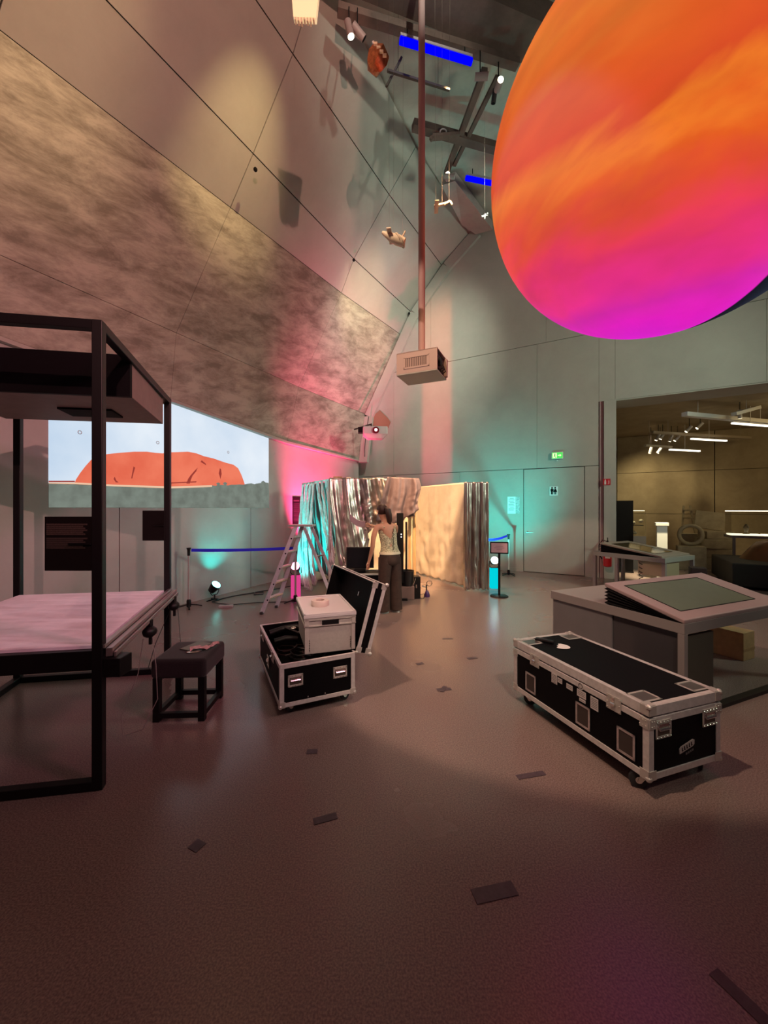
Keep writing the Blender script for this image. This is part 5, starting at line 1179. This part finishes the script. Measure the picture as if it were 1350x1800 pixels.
# ------------------------------------------------------------------ projectors
JC = (.16,4.97); JA = math.atan2(-.41,.91)
cp = empty('ceiling_projector', 'large pale projector hanging on a long pole in the middle of the hall', 'projector', (*JC,3.36), JA)
PG = mat('projector_grey',(.52,.40,.38),.5); PU = mat('projector_belly',(.45,.47,.45),.5)
m = MB(); w__, d__, h__ = .54, .43, .27
m.box((0,0,.0),(w__,.02,h__)); m.box((0,0,h__-.015),(w__,d__,h__)); m.box((0,.02,0),(.02,d__,h__)); m.box((.02,d__-.02,0),(w__,d__,h__))
m.build('casing', PG, cp, bevel=.003)
MB().box((0,0,-.012),(w__,d__,.0)).build('belly_plate', PU, cp)
m = MB(); m.box((.10,-.004,.055),(.44,0,.075)); m.box((.10,-.004,.19),(.44,0,.205)); m.box((.10,-.004,.055),(.115,0,.205)); m.box((.425,-.004,.055),(.44,0,.205)); m.build('vent_frame', PG, cp)
for k in range(12): MB().box((.125+k*.024,-.003,.078),(.137+k*.024,.0,.188)).build('vent_slat', mat('vent_slat_brown',(.14,.09,.08),.6) if k == 0 else MT['vent_slat_brown'], cp)
MB().box((w__-.10,.05,.06),(w__-.02,d__-.05,h__-.04)).build('inner_unit', mat('projector_inner',(.05,.035,.035),.5), cp)
m = MB(); m.tube([(w__-.03,.12,.13),(w__+.015,.12,.13)], .05, 16); m.build('lens', BLACK, cp, smooth=40)
MB().box((w__-.02,d__-.06,.02),(w__+.02,d__,h__-.02)).build('bracket', PG, cp, bevel=.003)
for k in range(3): MB().tube([(w__-.04,.15+.07*k,.02),(w__+.02,.17+.07*k,.06),(w__-.01,.2+.06*k,.14)], .008, 5).build('plug_cable', CABLE, cp, smooth=True)
MB().tube([(.27,.21,h__),(.27,.21,9.25-3.36)], .044, 16).build('pole', mat('pole_pink_grey',(.42,.27,.27),.6,spec=.25), cp, smooth=40)
MB().lathe([(.09,0),(.09,.015),(.05,.03)], 20, Matrix.Translation((.27,.21,h__))).build('pole_flange', PG, cp)
wp_ = empty('wall_projector', 'small white projector with a glowing lens in the far left corner', 'projector', (-.22,10.0,3.58), R(4))
MB().box((-.32,-.20,-.06),(.30,.22,.15)).build('casing', OFFW, wp_, bevel=.02)
m = MB(); m.add([(-.30,-.19,-.06),(.28,-.19,-.06),(.28,.2,-.06),(-.30,.2,-.06),(-.20,-.15,-.15),(.18,-.15,-.15),(.18,.15,-.15),(-.20,.15,-.15)], [(4,5,6,7),(0,1,5,4),(1,2,6,5),(2,3,7,6),(3,0,4,7)]); m.build('belly', OFFW, wp_)
m = MB(); m.tube([(.0,-.21,.04),(.0,-.235,.04)], .085, 20); m.build('lens_ring', mat('lens_red',(.18,.01,.02),.3), wp_, smooth=40); m = MB(); m.tube([(0,-.236,.045),(0,-.242,.045)], .035, 16); m.build('lens', emis('lens_glow',(1,.85,.88),6), wp_)
MB().box((-.45,-.10,.0),(-.33,.10,.14)).build('side_box', BLACK, wp_, bevel=.005)
MB().tube([(-.1,.1,.15),(-.1,.3,.3),(-.55,1.6,.42)], .022, 8).build('mount_arm', BLACK, wp_)
o = empty('painted_shadow', 'brown pentagonal sheet painted as a shadow on the wall behind the small white projector', 'plate', BW_O+BW_T*BW(668,742)[0]+BW_N*.02+Vector((0,0,BW(668,742)[1])), BW_A)
pl_ = [((BW(x,y)[0]-BW(668,742)[0]), BW(x,y)[1]-BW(668,742)[1]) for x, y in ((650,735),(655,733),(668,721),(682,735),(687,742),(683,752),(674,763),(650,760))]
MB().prism(pl_, -.004, .012).build('board', mat('shadow_brown',(.28,.15,.10),.7), o)  # brown sheet standing in for the projector's shadow on the wall

# ------------------------------------------------------------------ track lamps, blue tubes and models under the high ceiling
BT = emis('blue_tube_glow',(.0,.0,1),1.2)
def tube_lamp(x0,y0,x1,y1,z,label,ext=0):
    a, b_ = P(x0,y0,F*(z-EYE)/(893-y0)), P(x1,y1,F*(z-EYE)/(893-y1)); b_ = b_+(b_-a)*ext
    t_ = empty('blue_tube', label, 'light', a, 0, 'blue tube lights under the ceiling')
    MB().tube([(0,0,0), b_-a], .048, 12).build('tube', BT, t_, smooth=True)
    MB().bar((0,0,.065), b_-a+Vector((0,0,.065)), .07,.04).build('batten', mat('batten_grey',(.4,.33,.35),.5) if 'batten_grey' not in MT else MT['batten_grey'], t_)
    for q in (.1,.9): MB().bar((b_-a)*q+Vector((0,0,.07)), (b_-a)*q+Vector((0,0,.22)), .012,.012).build('hanger', BLACK, t_)
tube_lamp(703,71,829,109,8.5,'long saturated blue tube light crossing behind the projector pole')
tube_lamp(819,313,863,322,8.5,'blue tube light half hidden by the planet globe',1.6)
SL = emis('spot_face',(1,.93,.65),6)
for k,(x,y,Y,d,lb,on) in enumerate(((617,64,5.45,(-.18,-.05,.75),'lit ceiling spot hanging straight down above the leaning wall',1),(640,68,5.5,(-.5,-.25,.35),'unlit tilted ceiling spot beside the copper model',0),(858,134,5.95,(-.9,.1,.06),'ceiling spot seen from the side next to the globe',0),(880,140,6.0,(.0,.8,.2),'bright ceiling spot facing the viewer next to the globe',1),(787,306,7.9,(.1,.8,.25),'bright ceiling spot above the small hanging glider',1),(799,311,7.9,(-.9,.1,.15),'second spot beside the bright one above the small glider',0),(867,182,6.6,(.05,-.2,.6),'small dark ceiling spot below the bright one by the globe',0))):
    c = P(x,y,Y); d = Vector(d).normalized(); t_ = empty('ceiling_spot', lb, 'lamp', c, 0, 'spots on the ceiling tracks')
    MB().tube([(0,0,0), d*.20], .05 if k != 6 else .04, 14).build('housing', mat('spot_mauve_%d' % k,(.30,.22,.22) if k != 6 else (.04,.03,.03),.5), t_, smooth=40)
    MB().tube([d*-.006, d*-.001], .045 if k != 6 else .03, 14).build('lamp_face', SL if on else (BLACKM if k != 2 and k != 5 else WHITEP), t_)
    MB().bar(d*.12, d*.12+Vector((0,0,max(.1,8.7-c.z-.12*d.z))), .014,.014).build('stem', BLACK, t_)
rods = empty('crossed_rods', 'pair of crossed dark rods hanging under the ceiling behind the pole', 'rods', P(700,130,5.9))
MB().bar(P(681,124,5.8)-rods.location, P(790,158,6.2)-rods.location, .035,.035).build('rod', mat('rod_dark',(.08,.06,.055),.6), rods)
MB().bar(P(679,152,5.9)-rods.location, P(706,101,5.95)-rods.location, .030,.030).build('rod', MT['rod_dark'], rods)
for q in ((700,132,5.9),(770,152,6.1)): p = P(*q)-rods.location; MB().tube([p, (p.x,p.y,9.2-rods.location.z)], .003, 5).build('wire', CABLE, rods)
def hung(name, label, c, parts_, cords, cat='model'):
    t_ = empty(name, label, cat, c, 0)
    for nm, mb, mt in parts_: mb.build(nm, mt, t_, smooth=40)
    for x, y, z in cords: MB().tube([(x,y,z),(x*1.2,y,9.22-c[2])], .0012, 4).build('cord', mat('nylon_cord',(.25,.2,.16),.6) if 'nylon_cord' not in MT else MT['nylon_cord'], t_)
q = MB(); q.lathe([(.02,-.15),(.10,-.10),(.13,0),(.11,.10),(.03,.15)], 5, Matrix.Rotation(R(25),4,'Y'))
w2 = MB()
for k in range(4): w2.box((-.02+.035*k-.02,-.125,.06-.045*k-.012),(.025+.035*k-.02,-.10,.06-.045*k+.012))
an = MB(); an.tube([(-.02,0,.14),(-.05,-.02,.20)],.014,8)
hung('copper_model', 'copper coloured armoured model hanging beneath the ceiling spots', P(663,106,4.6), (('shell',q,COPPER),('window_row',w2,MODEL),('nozzle',an,WHITEP)), ((0,0,.14),))
q = MB(); q.tube([(-.13,0,.05),(-.04,0,.0),(.05,0,-.04),(.12,0,-.07)], [.015,.045,.06,.05], 12)
w2 = MB(); w2.torus((0,0,0),.062,.010,16,6,M=Matrix.Translation((.05,0,-.03)) @ Matrix.Rotation(R(62),4,'Y')); w2.torus((0,0,0),.062,.010,16,6,M=Matrix.Translation((.09,0,-.055)) @ Matrix.Rotation(R(62),4,'Y'))
an = MB(); an.bar((-.06,-.1,.03),(-.02,.12,.0),.05,.012); an.bar((.09,.0,-.02),(.13,0,.06),.03,.012)
hung('ringed_model', 'cream ringed model hanging in front of the leaning wall', P(692,416,4.4), (('fuselage',q,MODEL),('ring',w2,MODEL),('wing',an,MODEL)), ((-.05,0,.03),(.0,0,.05),(.10,0,.0)))
q = MB(); q.bar((-.10,0,-.02),(.06,0,.02),.03,.02); q.bar((.03,0,.0),(.10,.0,.05),.02,.02); w2 = MB(); w2.bar((-.08,-.1,-.02),(-.06,.12,-.02),.05,.01); an = MB(); an.bar((.10,0,.05),(.13,0,.0),.02,.02)
hung('small_glider', 'small cream glider hanging right of the pole', P(777,360,5.0), (('fuselage',q,MODEL),('wing',w2,MODEL),('tail',an,MODEL)), ((-.08,0,0),(.0,0,0),(.09,0,.04)))
q = MB(); q.add([(-.13,-.02,-.16),(.08,-.02,-.17),(.12,-.02,.22),(-.16,-.02,.22),(-.13,.03,-.16),(.08,.03,-.17),(.12,.03,.22),(-.16,.03,.22)], [(3,2,1,0),(4,5,6,7),(0,1,5,4),(1,2,6,5),(2,3,7,6),(3,0,4,7)])
w2 = MB()
for k in range(7): w2.box((-.12+.028*k,-.02,-.165-.02-.01*(k%3)),(-.105+.028*k,.02,-.16))
an = MB(); an.bar((-.15,-.03,.07),(-.05,-.03,.065),.02,.01)
hung('fringed_model', 'bright cream fringed model cut by the top edge above the leaning wall', P(541,4,3.6), (('sheet',q,mat('glowing_cream',(.85,.72,.42),.7,emit=.6)),('fringe',w2,MODEL),('strap',an,BLACKM)), ((0,0,.2),))  # the sheet's glow stands in for light falling on it
q = MB(); q.bar((-.05,0,0),(.05,0,.03),.02,.03); q.bar((0,0,-.04),(.01,0,.05),.015,.02); w2 = MB(); w2.bar((.03,0,.02),(.05,0,.06),.02,.02)
hung('tiny_model', 'tiny white model hanging between glider and globe', P(852,381,6.5), (('body',q,WHITEP),('tip',w2,WHITEP)), ((0,0,.03),))
cr_ = empty('ceiling_camera', 'small pale ring fixture on the pipe right of the pole', 'fixture', P(779,232,7.2)); m = MB(); m.torus((0,0,0),.06,.012,16,6,ax='y'); m.build('ring', OFFW, cr_); m = MB(); m.bar((-.2,0,-.1),(.3,0,-.06),.10,.06); m.bar((-.24,0,-.14),(-.17,0,-.09),.06,.06); m.build('arm', BEAM, cr_); MB().bar((0,0,.06),(0,0,8.7-cr_.location.z),.012,.012).build('stem', BLACK, cr_)
# cloudy shadows on the upper wall are cast by a cut-out hung in the beam
for k,(x,y,Y,lb) in enumerate(((758,505,9.0,'small dark cut-out'),)):
    pass

# ------------------------------------------------------------------ tape marks on the floor
for k,(x0,y0,x1,y1,w__,lb) in enumerate(((833,1577,905,1561,.065,'largest dark tape strip, low in the middle of the floor'),(551,1445,592,1434,.045,'short dark tape strip left of the middle of the floor'),(909,1367,957,1359,.04,'dark tape strip in front of the long flight case'),(768,1213,793,1211,.05,'dark tape strip in front of the cream cloth'),(539,1322,558,1321,.05,'small dark patch right below the open flight case'),(337,1495,355,1479,.06,'small faint dark patch lowest on the left of the floor'),(1254,1708,1350,1800,.05,'long dark tape strip at the bottom right corner'),(822,1158,838,1156,.05,'small dark tape strip furthest up the floor on the right'),(732,1168,744,1166,.05,'small dark tape strip left of the furthest one'),(778,1123,796,1123,.03,'faint thin tape strip nearest the booth'))):
    a, b_ = G(x0,y0), G(x1,y1); a.z = b_.z = .0022
    tag(MB().bar(a, b_, w__, .0018).build('floor_tape', TAPE), lb, 'tape', 'tape marks on the hall floor')
    if k in (3,):
        c = (a+b_)/2; tag(MB().bar(c+Vector((-.03,-.05,.002)), c+Vector((.02,.06,.002)), .04, .0018).build('floor_tape', TAPE), 'dark tape strip crossing another in front of the cream cloth', 'tape', 'tape marks on the hall floor')
